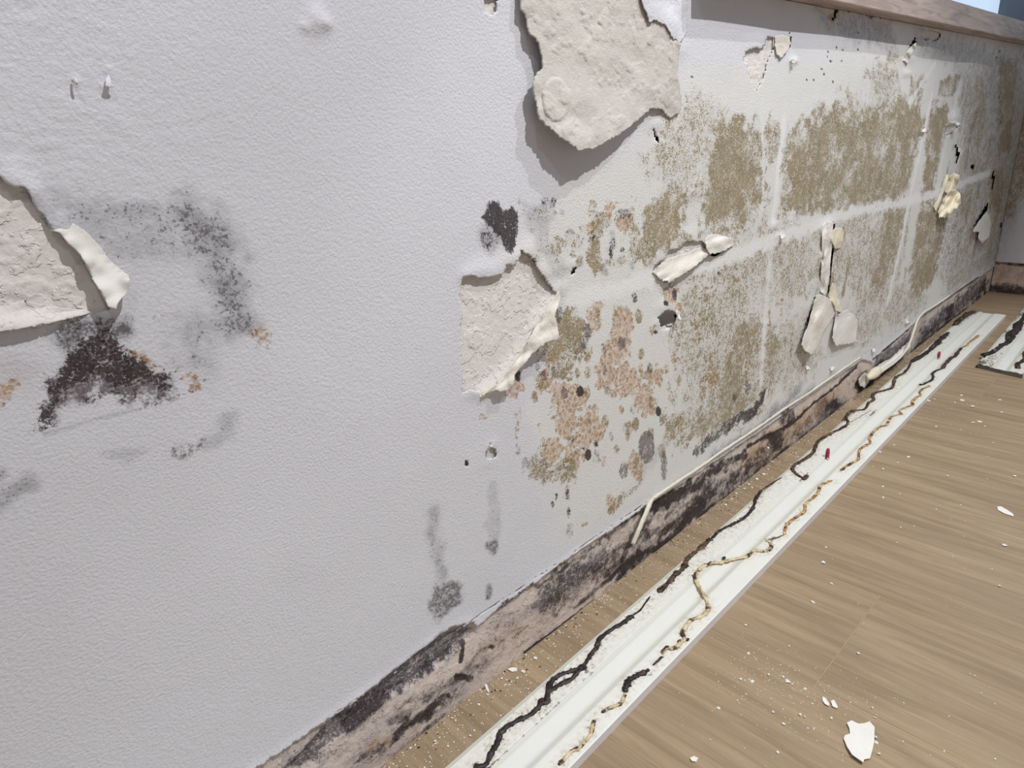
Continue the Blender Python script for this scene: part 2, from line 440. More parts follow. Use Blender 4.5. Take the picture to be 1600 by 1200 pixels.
El('orange', 12, 608, 18, 14, .7, 8, 8); El('orange', 0, 625, 12, 16, .5, 8, 6); El('olive', 268, 570, 14, 8, .45, 8, 5)
El('olive', 390, 522, 10, 16, .4, 8, 5); El('orange', 812, 320, 8, 18, .4, 5, 4); El('orange', 700, 945, 22, 18, .1, 8, 4)
# black
P('black', [(752,337),(765,314),(775,315),(784,329),(799,321),(806,332),(806,358),(802,381),(799,395),(789,388),(782,371),(772,364),(762,354),(750,344)], .92, 5, 4)
P('black', [(748,365),(758,360),(768,368),(766,385),(758,391),(750,380)], .5, 4, 3); El('grey', 764, 372, 16, 20, .6, 8)
P('black', [(67,589),(81,569),(111,545),(145,535),(162,518),(179,532),(196,552),(216,565),(236,575),(250,586),(258,600),(250,612),(236,607),(216,605),(189,600),(172,604),(149,592),(128,596),(111,600),(98,620),(81,642),(64,664),(59,668),(68,629),(70,609)], .66, 12, 9)
P('mauve', [(70,589),(111,550),(162,525),(200,560),(255,590),(262,615),(236,625),(200,622),(172,625),(149,610),(111,615),(98,640),(70,660)], .95, 14, 10)
P('grey', [(75,590),(120,550),(165,530),(210,565),(258,590),(250,610),(150,605),(100,630)], .7, 16, 8); El('orange', 225, 565, 34, 9, .62, 8, 6, .5); El('olive', 255, 575, 22, 8, .5, 6, 5, .5); El('grey', 20, 580, 40, 30, .16, 20, 8); El('tan', 10, 590, 40, 30, .12, 20, 8)
for x, y in [(162,620),(180,612),(195,620),(140,620),(215,618)]: El('black', x, y, 8, 8, .42, 6, 4)
P('grey', [(88,530),(105,508),(150,495),(190,500),(205,520),(170,525),(130,530),(105,540)], .95, 12, 6)
Ln('black', [(104,520),(130,510),(160,512)], 10, .3, 12, 5)
for pts, r, s in [([(75,345),(110,330),(170,330),(230,335),(290,345)], 20, .5), ([(120,370),(200,380),(280,375)], 26, .42), ([(290,345),(335,375),(355,420),(362,470),(372,500)], 26, .72),
                  ([(245,350),(300,372),(345,400)], 20, .55), ([(300,520),(345,510)], 18, .5), ([(300,550),(315,575)], 16, .42)]:
    Ln('grey', pts, r, s, 20, 10)
El('mauve', 247, 496, 14, 8, .5, 10, 4); El('grey', 330, 420, 24, 40, .35, 18, 8); El('grey', 280, 560, 30, 18, .3, 14, 8)
P('mauve', [(263,700),(280,690),(300,692),(320,680),(315,700),(290,718),(272,712)], .58, 7, 5); Ln('grey', [(330,690),(350,675),(362,655)], 12, .42, 9, 5)
El('grey', 195, 712, 34, 10, .3, 10, 5); Ln('grey', [(70,678),(150,655),(215,640)], 2, .5, 3, 1); Ln('black', [(215,640),(260,625),(310,607)], 1.2, .42, 2, .5)
Ln('grey', [(-20,790),(10,775),(40,755)], 14, .55, 12, 6); El('grey', 0, 738, 8, 10, .6, 6, 4); El('black', 319, 593, 4, 3, .6, 3, 2)
Ln('grey', [(675,800),(680,857),(690,900)], 9, .5, 9, 5); P('grey', [(675,965),(673,940),(685,915),(705,905),(722,915),(718,940),(695,955),(685,968)], .85, 6, 5)
P('olive', [(678,955),(680,935),(690,915),(715,915),(712,935),(695,950)], .3, 6, 5)
El('grey', 768, 854, 9, 13, .85, 6, 4); El('grey', 763, 925, 5, 12, .8, 4, 3); El('grey', 770, 800, 10, 50, .3, 10, 4)
for x, y, rx, ry, s in [(905,611,5.5,8,1),(1028,643,4.5,7.5,1),(918,710,5,8,1),(809,587,5,9,.8),(886,772,3,10,.62),(869,775,2,7,.65),(863,787,3,5,.7),(974,334,13,8,.5),(954,394,3.5,10,.75),(957,378,5,12,.45),(991,465,4.5,8,.55),(930,693,4,5,.65),(917,806,4,4,.25),(908,700,2.5,2.5,.8),(893,688,5,5,.5),(1053,459,4,9,.75),(1037,473,3.5,4,1),(1023,519,3,3,1),(755,480,0.5,0.5,.1),(1122,427,3,4,.6),(888,800,3,9,.6),(1167,606,5,12,.55),(1147,622,3,8,.5)]:
    El('black', x, y, rx, ry, s, 3, 1.5)
for x, y, rx, ry, s in [(1010,698,13,26,.9),(974,735,7,14,.75),(1037,728,5,24,.75),(883,613,6,10,.8),(971,536,7,11,.8),(890,829,6,13,.5),(809,701,5,9,.6),(820,720,5,6,.6),(930,715,6,14,.45),(885,770,6,16,.4),(1095,590,5,6,.4),(1015,575,5,6,.5),(987,640,5,8,.45),(955,682,4,8,.5),(1000,540,0.1,0.1,0)]:
    El('mauve', x, y, rx, ry, s, 4, 2)
for x, y in [(1306,74),(1315,78),(1293,81),(1291,88),(1283,108),(1301,128),(1259,125),(1271,125),(1080,120),(1340,78),(1340,52),(1297,96),(1287,116),(1314,95)]:
    El('black', x, y, 1.5, 2.0, .9, 1.5, .5)
Ln('black', [(1084,709),(1088,703)], 6, .7, 5, 4); Ln('black', [(1098,697),(1112,686),(1127,674),(1148,655)], 9, .7, 7, 5); Ln('black', [(1158,651),(1168,648),(1178,641)], 10, .85, 6, 4); Ln('black', [(1180,638),(1189,626),(1190,619)], 8, .95, 5, 3)
Ln('grey', [(1202,648),(1225,630),(1250,604)], 7, .7, 6, 4); Ln('grey', [(1110,715),(1200,655),(1270,606)], 5, .5, 6, 4); Ln('grey', [(1000,740),(1035,700)], 10, .3, 8, 4)
# under the sill: torn strip, tinted greyer in two patches
P('grey', [(1270,10),(1390,35),(1400,75),(1330,60),(1290,40)], .5, 10, 6); P('grey', [(1430,50),(1540,75),(1540,110),(1430,75)], .5, 10, 6)
Ln('tan', [(1298,28),(1306,26)], 5, .7, 3, 2); Ln('tan', [(1474,55),(1475,75)], 2, .9, 2, 1); Ln('black', [(1563,78),(1556,92)], 1.4, .9, 1.5, .5)
Ln('black', [(1562,200),(1562,160),(1558,140)], 1.2, .7, 2, .5)
# scattered satellites of mould round the big fields, streaks run down at the far end
rs = random.Random(5)
for _ in range(70):
    x = rs.uniform(835, 1065); y = rs.uniform(480, 735); q = rs.uniform(.4, 1)
    El(rs.choice(['olive', 'orange', 'orange', 'olive', 'mauve']), x, y, 2 + 4 * q, 3 + 9 * q, rs.uniform(.5, .85), 3, 2.5)
for _ in range(46):
    x = rs.uniform(825, 1010); y = rs.uniform(312, 430); q = rs.uniform(.3, 1)
    El(rs.choice(['olive', 'grey', 'olive', 'black', 'grey']), x, y, 2 + 5 * q, 2 + 6 * q, rs.uniform(.35, .6), 3, 2.5)
P('grey', [(822,325),(850,315),(862,335),(858,380),(885,420),(870,440),(850,400),(830,370)], .45, 8, 6)
for _ in range(46):
    x = rs.uniform(1470, 1590); y = rs.uniform(90, 380); L_ = rs.uniform(40, 130)
    if y + L_ > 440 - (x - 1520) * .4: continue
    Ln(rs.choice(['olive', 'olive', 'mauve', 'grey', 'olive']), [(x, y), (x - .12 * L_, y + L_ * .5), (x - .22 * L_, y + L_)], rs.uniform(1.5, 5), rs.uniform(.4, .8), 4, 2)
for _ in range(34):
    x = rs.uniform(1300, 1475); y = rs.uniform(320, 430); L_ = rs.uniform(30, 90)
    if y + L_ > 560 - (x - 1300) * .55: continue
    Ln('olive', [(x, y), (x - .09 * L_, y + L_ * .5), (x - .18 * L_, y + L_)], rs.uniform(1.5, 5), rs.uniform(.5, .8), 4, 2)
for _ in range(40):
    x = rs.uniform(1090, 1260); y = rs.uniform(390, 620); L_ = rs.uniform(20, 60)
    if y + L_ > 690 - (x - 1090) * .55: continue
    Ln(rs.choice(['olive', 'olive', 'orange']), [(x, y), (x - .07 * L_, y + L_)], rs.uniform(2, 7), rs.uniform(.4, .7), 4, 4)
# clean wiped streaks (erase)
CLEAN = [([(890,470),(1000,440),(1100,415),(1215,372),(1330,330),(1400,318),(1470,300),(1545,270)], 9, .75), ([(1225,185),(1216,260),(1207,350)], 7, .85), ([(1204,390),(1196,480),(1188,600)], 6, .6),
         ([(1455,150),(1425,290),(1403,400),(1385,475)], 5.5, .95), ([(1232,340),(1290,345),(1330,335)], 8, .5), ([(1072,120),(1130,150),(1210,180),(1300,150)], 14, .5),
         ([(1480,215),(1468,260),(1462,300)], 11, .9), ([(830,640),(850,690)], 12, .4), ([(1500,130),(1485,190)], 8, .7), ([(1400,180),(1385,230)], 3, .4), ([(1190,185),(1192,250),(1190,330)], 4, .5),
         ([(1192,628),(1196,614)], 5, .8), ([(1420,160),(1460,100)], 5, .6), ([(1440,220),(1430,300)], 0.1, .1)]
# --- bared strip behind the lost skirting
BAND = 'band'
Ln('black', [(835,918),(880,890),(920,860),(960,832),(985,812),(1010,792)], 6, .66, 6, 5)
Ln('black', [(1010,795),(1045,785),(1080,760),(1120,736),(1165,712)], 9, .82, 6, 6)
P('black', [(1000,850),(1030,795),(1100,755),(1180,715),(1200,700),(1190,735),(1130,790),(1060,830),(1010,858)], .42, 10, 9)
Ln('black', [(975,890),(1000,866),(1040,850),(1062,828),(1085,800),(1100,785)], 8, .85, 6, 5)
Ln('black', [(968,905),(985,880),(1000,860)], 8, .6, 6, 4)
Ln('black', [(900,950),(930,925),(960,900),(975,885)], 4, .7, 4, 3); Ln('black', [(858,945),(885,925)], 12, .55, 9, 7); Ln('grey', [(855,935),(910,900),(950,880)], 24, .8, 14, 8)
Ln('black', [(778,950),(800,935),(830,912)], 4, .7, 4, 3); Ln('black', [(880,945),(870,960)], 6, .6, 6, 4)
P('grey', [(440,1205),(520,1130),(560,1095),(610,1060),(640,1030),(690,990),(735,978),(742,990),(700,1030),(640,1075),(600,1095),(540,1140),(480,1205)], 1.0, 8, 5)
P('black', [(440,1205),(520,1135),(580,1090),(640,1060),(700,1020),(690,1040),(640,1078),(600,1098),(540,1145),(490,1205)], .42, 12, 8)
Ln('black', [(610,1080),(650,1060),(690,1035),(712,1010)], 5, .6, 6, 5)
Ln('black', [(625,1150),(645,1135),(670,1115),(695,1095),(703,1090)], 10, .82, 7, 6); Ln('black', [(560,1190),(575,1180),(600,1172)], 7, .7, 6, 5); Ln('tan', [(590,1165),(605,1160)], 9, .8, 6, 4)
Ln('black', [(727,1008),(724,1024),(722,1035)], 5, .9, 4, 4); Ln('black', [(715,1057),(738,1062)], 5, .7, 4, 4); El('black', 770, 1013, 4, 4, .8, 3, 2); El('black', 640, 1120, 60, 40, .2, 20, 10)
Ln('black', [(600,1215),(640,1180),(690,1145),(735,1110)], 4, .62, 5, 4); Ln('black', [(822,1020),(860,992),(905,958),(930,940)], 2.5, .9, 2, 1)
Ln('mauve', [(760,1010),(830,960),(900,905),(960,860)], 26, .28, 16, 8)
P('tan', [(740,1040),(780,985),(860,950),(960,865),(985,840),(975,880),(900,935),(800,1010)], .32, 14, 8)
El('black', 1215, 690, 10, 18, .82, 6, 5, .4); El('black', 1232, 652, 12, 14, .72, 6, 5, .3); El('black', 1250, 688, 12, 18, .5, 8, 6); El('grey', 1300, 640, 26, 18, 1., 8, 6); El('black', 1298, 636, 16, 14, .5, 8, 6)
El('black', 1195, 715, 10, 24, .6, 8, 6, .5); El('black', 1172, 745, 10, 22, .5, 8, 6, .6); El('black', 1140, 780, 20, 8, .6, 6, 4, -.7); El('black', 1266, 666, 10, 14, .5, 8, 5)
El('black', 1352, 600, 14, 13, 1.0, 5, 3); Ln('black', [(1352,605),(1358,596),(1366,592)], 6, .9, 4, 3); Ln('black', [(1366,578),(1378,566)], 5, .7, 4, 3); Ln('black', [(1378,590),(1395,574),(1410,560)], 5, .8, 4, 3)
P('grey', [(1366,585),(1372,560),(1425,520),(1420,545),(1390,570)], .95, 6, 4)
P('black', [(1425,560),(1440,520),(1480,480),(1530,440),(1545,440),(1535,460),(1490,500),(1450,535)], .62, 8, 5); P('grey', [(1425,550),(1440,510),(1540,430),(1540,455),(1440,540)], .7, 8, 5)
Ln('black', [(1170,698),(1205,680),(1240,662),(1275,628),(1310,602),(1340,572)], 2.5, .95, 2.5, 2); Ln('black', [(1362,562),(1385,545),(1422,512)], 1.8, .9, 2, 1); Ln('black', [(1440,495),(1480,466),(1530,432)], 1.5, .9, 2, 1)
P('tan', [(1150,725),(1180,692),(1270,632),(1290,612),(1320,600),(1300,632),(1240,685),(1190,725)], .8, 8, 8)
P('tan', [(1020,840),(1080,800),(1110,760),(1090,790),(1040,835)], .45, 8, 6); P('tan', [(1300,610),(1345,575),(1350,590),(1310,630)], .4, 8, 6)
Ln('black', [(1100,800),(1160,770),(1200,735),(1250,695)], 6, .55, 7, 5)
P('tan', [(1240,700),(1300,655),(1330,630),(1350,612),(1330,640)], .3, 8, 5)
Ln('black', [(1535,448),(1541,454)], 5, .8, 4, 3)
P('black', [(930,870),(1010,800),(1040,800),(1010,850),(985,880),(960,900),(940,900)], .3, 12, 8)
P('black', [(860,960),(850,920),(905,880),(940,880),(930,920),(890,950)], .48, 10, 8)
P('black', [(1180,740),(1190,700),(1240,665),(1290,650),(1290,670),(1230,715)], .42, 10, 8)
P('black', [(660,1130),(710,1090),(725,1060),(700,1060),(640,1110)], .3, 14, 8)
P('black', [(440,1210),(500,1150),(560,1110),(610,1085),(560,1150),(500,1210)], .34, 14, 8)
P('black', [(1330,600),(1345,585),(1375,575),(1370,590),(1350,608)], .6, 6, 4)

FM = dict(olive=2.6, orange=1.6, grey=1.8, mauve=1.8, black=1.7, tan=2.0, pale=1)
RM = dict(olive=2.6, orange=1.9, grey=1.8, mauve=1.8, black=1.9, tan=2.0, pale=1)
def stain_maps(PT, seedoff=0):
    out = {k: np.zeros(len(PT)) for k in NAMES}
    W1 = np.stack([fbm(PT[:, 0] * 70 + seedoff, PT[:, 1] * 70, 4), fbm(PT[:, 0] * 70 + 51, PT[:, 1] * 70 + 33 + seedoff, 4)], 1) * 3.0
    for layer, kind, pts, f, r, s, rag in STAINS:
        cx = sum(p[0] for p in pts) / len(pts); cy = sum(p[1] for p in pts) / len(pts)
        if f >= 5: f = f * FM[layer]; rag = rag * RM[layer]
        if kind == 'P' and f >= 3: f = min(f, .42 * np.ptp(np.array(pts), axis=0).min())
        k = scale_at(cx, cy); Q = wxz(pts); ff = f * k; rr = r * k; rg = rag * k
        lo = Q.min(0) - ff - rr - 2 * rg; hi = Q.max(0) + ff + rr + 2 * rg
        i = np.where(((PT > lo) & (PT < hi)).all(1))[0]
        if not len(i): continue
        A = PT[i] + W1[i] * rg
        if kind == 'P': d = sd_poly(A, Q)
        else:
            d = np.full(len(i), 1e9)
            for a, b in zip(Q[:-1], Q[1:]): d = np.minimum(d, seg_dist(A, a, b)[0])
            d -= rr
        out[layer][i] = np.maximum(out[layer][i], s * sstep(ff * .85, -ff * .5, d))
    out['olive'] *= np.clip(1.05 + 1.7 * fbm(PT[:, 0] * 20 + 3, PT[:, 1] * 26, 4),   .3, 1.1)
    for pts, r, s in CLEAN:
        k = scale_at(*pts[len(pts) // 2]); Q = wxz(pts); rr = r * k
        i = np.where(((PT > Q.min(0) - 3 * rr) & (PT < Q.max(0) + 3 * rr)).all(1))[0]
        if not len(i): continue
        A = PT[i] + W1[i] * rr * .5; d = np.full(len(i), 1e9)
        for a, b in zip(Q[:-1], Q[1:]): d = np.minimum(d, seg_dist(A, a, b)[0])
        e = s * sstep(rr * 1.5, rr * .4, d)
        for n in ('olive', 'orange', 'grey', 'mauve'): out[n][i] *= 1 - e
        out['wipe'][i] = np.maximum(out['wipe'][i], e * (.8 if r < 10 else .3))
    return out

# ------------------------------------------------------------------ holes torn in the paint
HOLES = [
 [(-130,262),(-40,262),(0,278),(9,288),(23,294),(33,290),(42,297),(49,311),(58,329),(70,340),(79,360),(93,364),(107,381),(126,399),(133,413),(149,444),(163,469),(173,483),(150,489),(117,495),(77,505),(42,511),(0,516),(-130,522)],
 [(719,440),(721,434),(731,429),(745,434),(767,432),(785,426),(789,413),(799,415),(805,407),(810,399),(809,390),(821,397),(830,404),(839,422),(857,446),(868,462),(855,482),(839,507),(826,534),(812,557),(799,577),(783,595),(767,608),(754,617),(738,608),(721,613),(722,586),(720,550),(718,514),(722,490),(717,465)],
 [(754,-6),(776,-6),(775,18),(765,24),(756,19)],
 [(1019,197),(1022,205),(1025,212),(1028,215),(1027,226),(1024,220),(1021,210)],
 [(1160.6,92),(1164,81),(1178,75.5),(1180.6,73),(1186.6,77.7),(1194,71),(1198.5,57),(1209,59),(1209,77),(1206,84),(1201,93),(1197,108),(1194,120),(1188,131),(1180,143),(1177,133),(1171,122),(1168,99),(1160.6,96)],
 [(1019,425),(1023,414),(1037,405),(1045,391),(1058,388),(1073,377),(1098,377),(1103,391),(1107,398),(1079,421),(1060,433),(1044,442),(1031,437)],
 [(1108,399),(1118,393),(1131,391),(1126,396),(1116,401)],
 [(1026,496),(1038,484),(1051,486),(1056,493),(1055,502),(1046,514),(1037,517),(1031,512),(1028,503)],
 [(891,427),(893,419),(899,416),(900,421),(896,427),(892,430)],
 [(757,713),(760,703),(764,700),(765,692),(768,700),(775,703),(776,711),(770,717),(762,716)],
 [(725,728),(727,718),(731,721),(732,728)],
 [(1301,346),(1298,372),(1297,400),(1294,440),(1289,461),(1293,462),(1298,440),(1301,400),(1302,372),(1304,350)],
 [(1272,464),(1264,490),(1253,520),(1250,535),(1256,530),(1264,508),(1271,480),(1276,464)],
 [(1304,480),(1315,489),(1305,495)],
 [(1477,200),(1483,192),(1494,191),(1500,196),(1492,203),(1483,211),(1477,213)],
 [(1492,223),(1497,232),(1497,248),(1494,257)],
 [(1518,257),(1522,258),(1521,266),(1516,263)],
 [(1543,317),(1537,325),(1521,355),(1531,345),(1542,329)],
 [(1531,362),(1536,360),(1531,374),(1527,372)],
 [(1551,266),(1554,268),(1553,285),(1550,304),(1549,290)],
 [(1564,345),(1566,352),(1564,372),(1562,368)],
 [(1262,0),(1282,7),(1284,18),(1294,30),(1301,33),(1306,24),(1309,13),(1325,20),(1340,18),(1360,30),(1364,24),(1376,29),(1379,26),(1330,14),(1280,-2)],
 [(1418,78),(1428,57),(1431,66),(1424,75)],
 [(1437,62),(1441,60),(1444,64),(1450,60),(1455,65),(1462,63),(1470,58),(1468,50),(1440,46)],
 [(1233,46),(1236,58),(1235.5,76),(1233.5,70),(1234,58)],
]
CAVITY = [((1041, 500), 16, .036), ((895, 423), 8, .014), ((1023, 211), 12, .01), ((728, 724), 7, .008), ((1424, 68), 9, .012), ((1116, 396), 14, .010), ((1552, 285), 14, .012), ((1564, 360), 12, .012), ((1520, 261), 7, .012), ((1234, 60), 10, .012), ((1532, 335), 14, .010), ((1299, 400), 10, .004), ((1531, 367), 8, .01), ((1495,240),12,.012), ((1260,500),12,.008)]
EDGE = [(-190,1598),(0,1468),(200,1334),(380,1213),(440,1172),(500,1130),(560,1088),(610,1050),(640,1027),(680,995),(706,978),(735,972),(744,980),(760,965),(800,935),(850,898),(900,862),(950,830),(1000,795),(1018,783),(1060,757),(1120,717),(1200,664),(1270,613),(1347,560),(1362,566),(1380,546),(1425,507),(1440,494),(1485,463),(1540,426),(1563,409)]
edge_w = wxz(EDGE)
edge_poly = np.vstack([edge_w, [[XF + .1, edge_w[-1, 1]], [XF + .1, -.2], [edge_w[0, 0] - 1, -.2], [edge_w[0, 0] - 1, edge_w[0, 1]]]])
hp = []
for h in HOLES:
    c = np.mean(h, 0); k = scale_at(*c); size = np.ptp(np.array(h), axis=0).max()
    hp.append(rag_poly(wxz(h), .6 * k if size > 40 else .2 * k, 3.5 * k))
k = .0009
ep = np.vstack([rag_poly(edge_w, .0009, .004)[:-1], edge_poly[len(edge_w):]])

# grid over the wall, finer where the camera is near
xs = [X_L]
while xs[-1] < XF:
    x = xs[-1]
    xs.append(x + (.03 if x < -.1 else .0017 * (1 + (max(x, 0) / .75) ** 2)))
xs[-1] = XF; xs = np.array(xs)
zs = np.concatenate([np.arange(-.0, .06, .0022), np.arange(.06, SILL_Z0 + .0005, .00185)]); zs[-1] = SILL_Z0
Q, F, sd = grid_cut(xs, zs, hp + [ep])

# relief of the paint: lifted rims, blisters, bumps: (px, py, radius px, height m)
LIFT = [(745,424,20,.0045),(770,424,22,.004),(800,404,16,.004),(826,392,22,.006),(850,425,20,.006),(868,452,16,.006),(726,430,14,.003),
        (20,280,26,.005),(50,300,18,.004),(90,355,20,.004),(130,395,20,.005),(1016,12,24,.008),(1035,40,18,.004),(1058,75,16,.003),
        (1040,478,16,.006),(1060,488,12,.006),(1024,505,10,.003),(1050,380,18,.004),(1080,370,18,.004),(1030,400,14,.003),(494,28,18,.005),(508,38,10,.004),(474,42,9,.003),(492,44,14,.002),
        (765,0,14,.002),(1207,352,9,.003),(1215,368,6,.003),(1190,66,16,.003),(1175,70,14,.002),(1290,355,12,.006),(1286,400,12,.006),(1284,440,12,.006),(1488,186,12,.010),(1260,480,14,.003),
        (1500,240,8,.006),(1330,20,16,.004),(1420,85,14,.006),(1448,68,14,.004),(1240,95,6,.005),(1022,195,12,.003),(1030,225,10,.003),(118,128,6,.003),(168,110,9,.002),(160,135,7,.002),
        (1365,640,5,.001),(1262,575,5,.004),(1300,578,5,.004),(1416,500,6,.004),(1090,285,7,.003),(1084,300,6,.002),(895,412,10,.003),(1560,180,10,.006),(1440,205,6,.004),(1346,190,5,.003),(768,695,9,.002),
        (1415,115,6,.004),(1200,505,6,.002),(760,722,14,.0015),(1545,345,12,.006),(1090,420,20,.002),(742,612,14,.003),(1015,180,14,.002)]
yd = np.zeros(len(Q))
for px, py, r, h in LIFT:
    c = wxz([(px, py)])[0]; rr = r * scale_at(px, py); ax = wxz([(px - r, py), (px + r, py)]); rx = abs(ax[1, 0] - ax[0, 0]) / 2
    dx = (Q[:, 0] - c[0]) / rx; dz = (Q[:, 1] - c[1]) / rr
    i = (dx * dx + dz * dz) < 9
    yd[i] += h * .55 * np.exp(-(dx[i] ** 2 + dz[i] ** 2) * 1.2)
n1 = fbm(Q[:, 0] * 26, Q[:, 1] * 26, 5); n2 = fbm(Q[:, 0] * 120, Q[:, 1] * 120, 3); n3 = fbm(Q[:, 0] * 5, Q[:, 1] * 5, 3)
yd += n1 * .0004 + n3 * .003
# wrinkled, flaking paint at the upper left
wr = sstep(.32, .1, Q[:, 0]) * sstep(.58, .66, Q[:, 1])
yd += wr * np.abs(fbm(Q[:, 0] * 60 + 5, Q[:, 1] * 110, 4)) * .0018
# ragged lip along the lower edge
le = np.full(len(Q), 1e9)
for a, b in zip(edge_w[:-1], edge_w[1:]):
    mny = min(a[1], b[1]) - .03; mxx = max(a[1], b[1]) + .03
    i = np.where((Q[:, 1] < .2) & (Q[:, 0] > a[0] - .03) & (Q[:, 0] < b[0] + .03))[0]
    if len(i): le[i] = np.minimum(le[i], seg_dist(Q[i], a, b)[0])
yd += .0022 * np.exp(-(le / .007) ** 2) * np.clip(.6 + 1.3 * fbm(Q[:, 0] * 30, Q[:, 1] * 8 + 4, 3), .3, 1.2)
V = np.stack([Q[:, 0], -.0008 - yd, Q[:, 1]], 1)

wall = mesh_obj('wall_left', *(lambda: (
    np.array([[X_L, .05, -.02], [XF + .25, .05, -.02], [XF + .25, .05, SILL_Z0], [X_L, .05, SILL_Z0], [X_L, .16, -.02], [XF + .25, .16, -.02], [XF + .25, .16, SILL_Z0], [X_L, .16, SILL_Z0]]),
    [[0, 1, 2, 3], [5, 4, 7, 6], [3, 2, 6, 7], [4, 5, 1, 0], [4, 0, 3, 7], [1, 5, 6, 2]]))(), MAT_CORE)
tag(wall, kind='structure')
coat = mesh_obj('paint_coat', V, F[:, ::-1].copy(), MAT_PAINT, wall, True)
sm = stain_maps(Q)
for n in NAMES: attr(coat, n, sm[n])
solidify(coat, .0011, 1)
# left of the window the wall carries on upward
up = box('wall_upper', (X_L, -.0019, SILL_Z0), (X_SILL - .0, .16, 2.5), MAT_PAINT, wall)

# bared plaster showing through the holes and as the strip behind the lost skirting
def pl_grid():
    X, Z = np.meshgrid(xs[xs > -.35], zs, indexing='ij')
grow = []
for h in hp:
    c = h.mean(0); L = np.ptp(h, axis=0).max(); grow.append(c + (h - c) * (1 + .016 / max(L, .01)) )
ep2 = ep.copy(); ep2[:len(ep) - 4, 1] += .012
sel = xs[xs > -.4]
Qp, Fp, sdp = grid_cut(sel, zs, grow + [ep2], keep_inside=True, snap=False)
inband = sd_poly(Qp, ep2) < 0
base = np.where(inband, .0022, .0030)
yd = fbm(Qp[:, 0] * 40, Qp[:, 1] * 40, 5) * np.where(inband, .0026, .0008) + fbm(Qp[:, 0] * 160, Qp[:, 1] * 160, 3) * .0008
# trowel ridges left by torn paper
rid = np.abs(fbm(Qp[:, 0] * 45 + 9, Qp[:, 1] * 70 + 3, 4)); yd += sstep(-.02, .12, fbm(Qp[:, 0] * 14 + 1, Qp[:, 1] * 14, 3)) * np.where(inband, 0, .0012 * sstep(.03, .0, rid) + .0010 * sstep(.14, .2, fbm(Qp[:, 0] * 33 + 2, Qp[:, 1] * 55, 4)))
V = np.stack([Qp[:, 0], base - yd, Qp[:, 1]], 1)
for (px, py), r, dep in CAVITY:
    c = wxz([(px, py)])[0]; rr = r * scale_at(px, py); ax = wxz([(px - r, py), (px + r, py)]); rx = abs(ax[1, 0] - ax[0, 0]) / 2
    d = np.hypot((Qp[:, 0] - c[0]) / rx, (Qp[:, 1] - c[1]) / rr)
    V[:, 1] += dep * sstep(1.3, .6, d)
# the fold of the middle tear rises towards its hinge
hinge = wxz([(868,462),(839,507),(812,557),(783,595),(754,617)])
d = np.full(len(Qp), 1e9)
for a, b in zip(hinge[:-1], hinge[1:]): d = np.minimum(d, seg_dist(Qp, a, b)[0])
V[:, 1] -= .0055 * np.exp(-(d / .011) ** 2)
# round filled screw hole
c = wxz([(745, 530)])[0]; d = np.hypot(Qp[:, 0] - c[0], Qp[:, 1] - c[1]); V[:, 1] -= .0012 * sstep(.013, .011, d)
# hollow of the lower left of the strip, deeper than the rest
hol = wxz([(440,1215),(520,1128),(560,1092),(610,1056),(640,1030),(690,990),(735,976),(742,990),(700,1030),(640,1075),(600,1095),(540,1140),(480,1215)])
sdh = sd_poly(Qp + .004 * np.stack([fbm(Qp[:, 0] * 60, Qp[:, 1] * 60), fbm(Qp[:, 0] * 60 + 7, Qp[:, 1] * 60)], 1), hol)
V[:, 1] += .006 * sstep(.004, -.004, sdh)
pl = mesh_obj('bared_plaster', V, Fp[:, ::-1].copy(), MAT_PLASTER, wall, True)
tag(pl, 'bare beige plaster, mould-blackened where the skirting was')
sp = stain_maps(Qp, 3)
depth = np.zeros(len(Qp))
for n in NAMES:
    v = sp[n]
    if n == 'black': v = np.where(inband, np.clip(v + .42 * sstep(.0, .22, fbm(Qp[:, 0] * 11, Qp[:, 1] * 34, 4)) * (Qp[:, 0] > .25) + .25 * sstep(.012, .002, Qp[:, 1]), 0, 1), 0)
    elif n == 'grey': v = np.where(inband, np.clip(v + .5 * sstep(-.05, .2, fbm(Qp[:, 0] * 14 + 7, Qp[:, 1] * 30, 4)), 0, 1), 0)
    elif n in ('olive', 'orange', 'pale', 'wipe'): v = np.where(inband, v * .25, 0)
    elif n not in ('tan',): v = np.where(inband, v, 0)
    attr(pl, n, v)
attr(pl, 'band', inband.astype(float) * sstep(.0, .006, -sd_poly(Qp, ep2)))

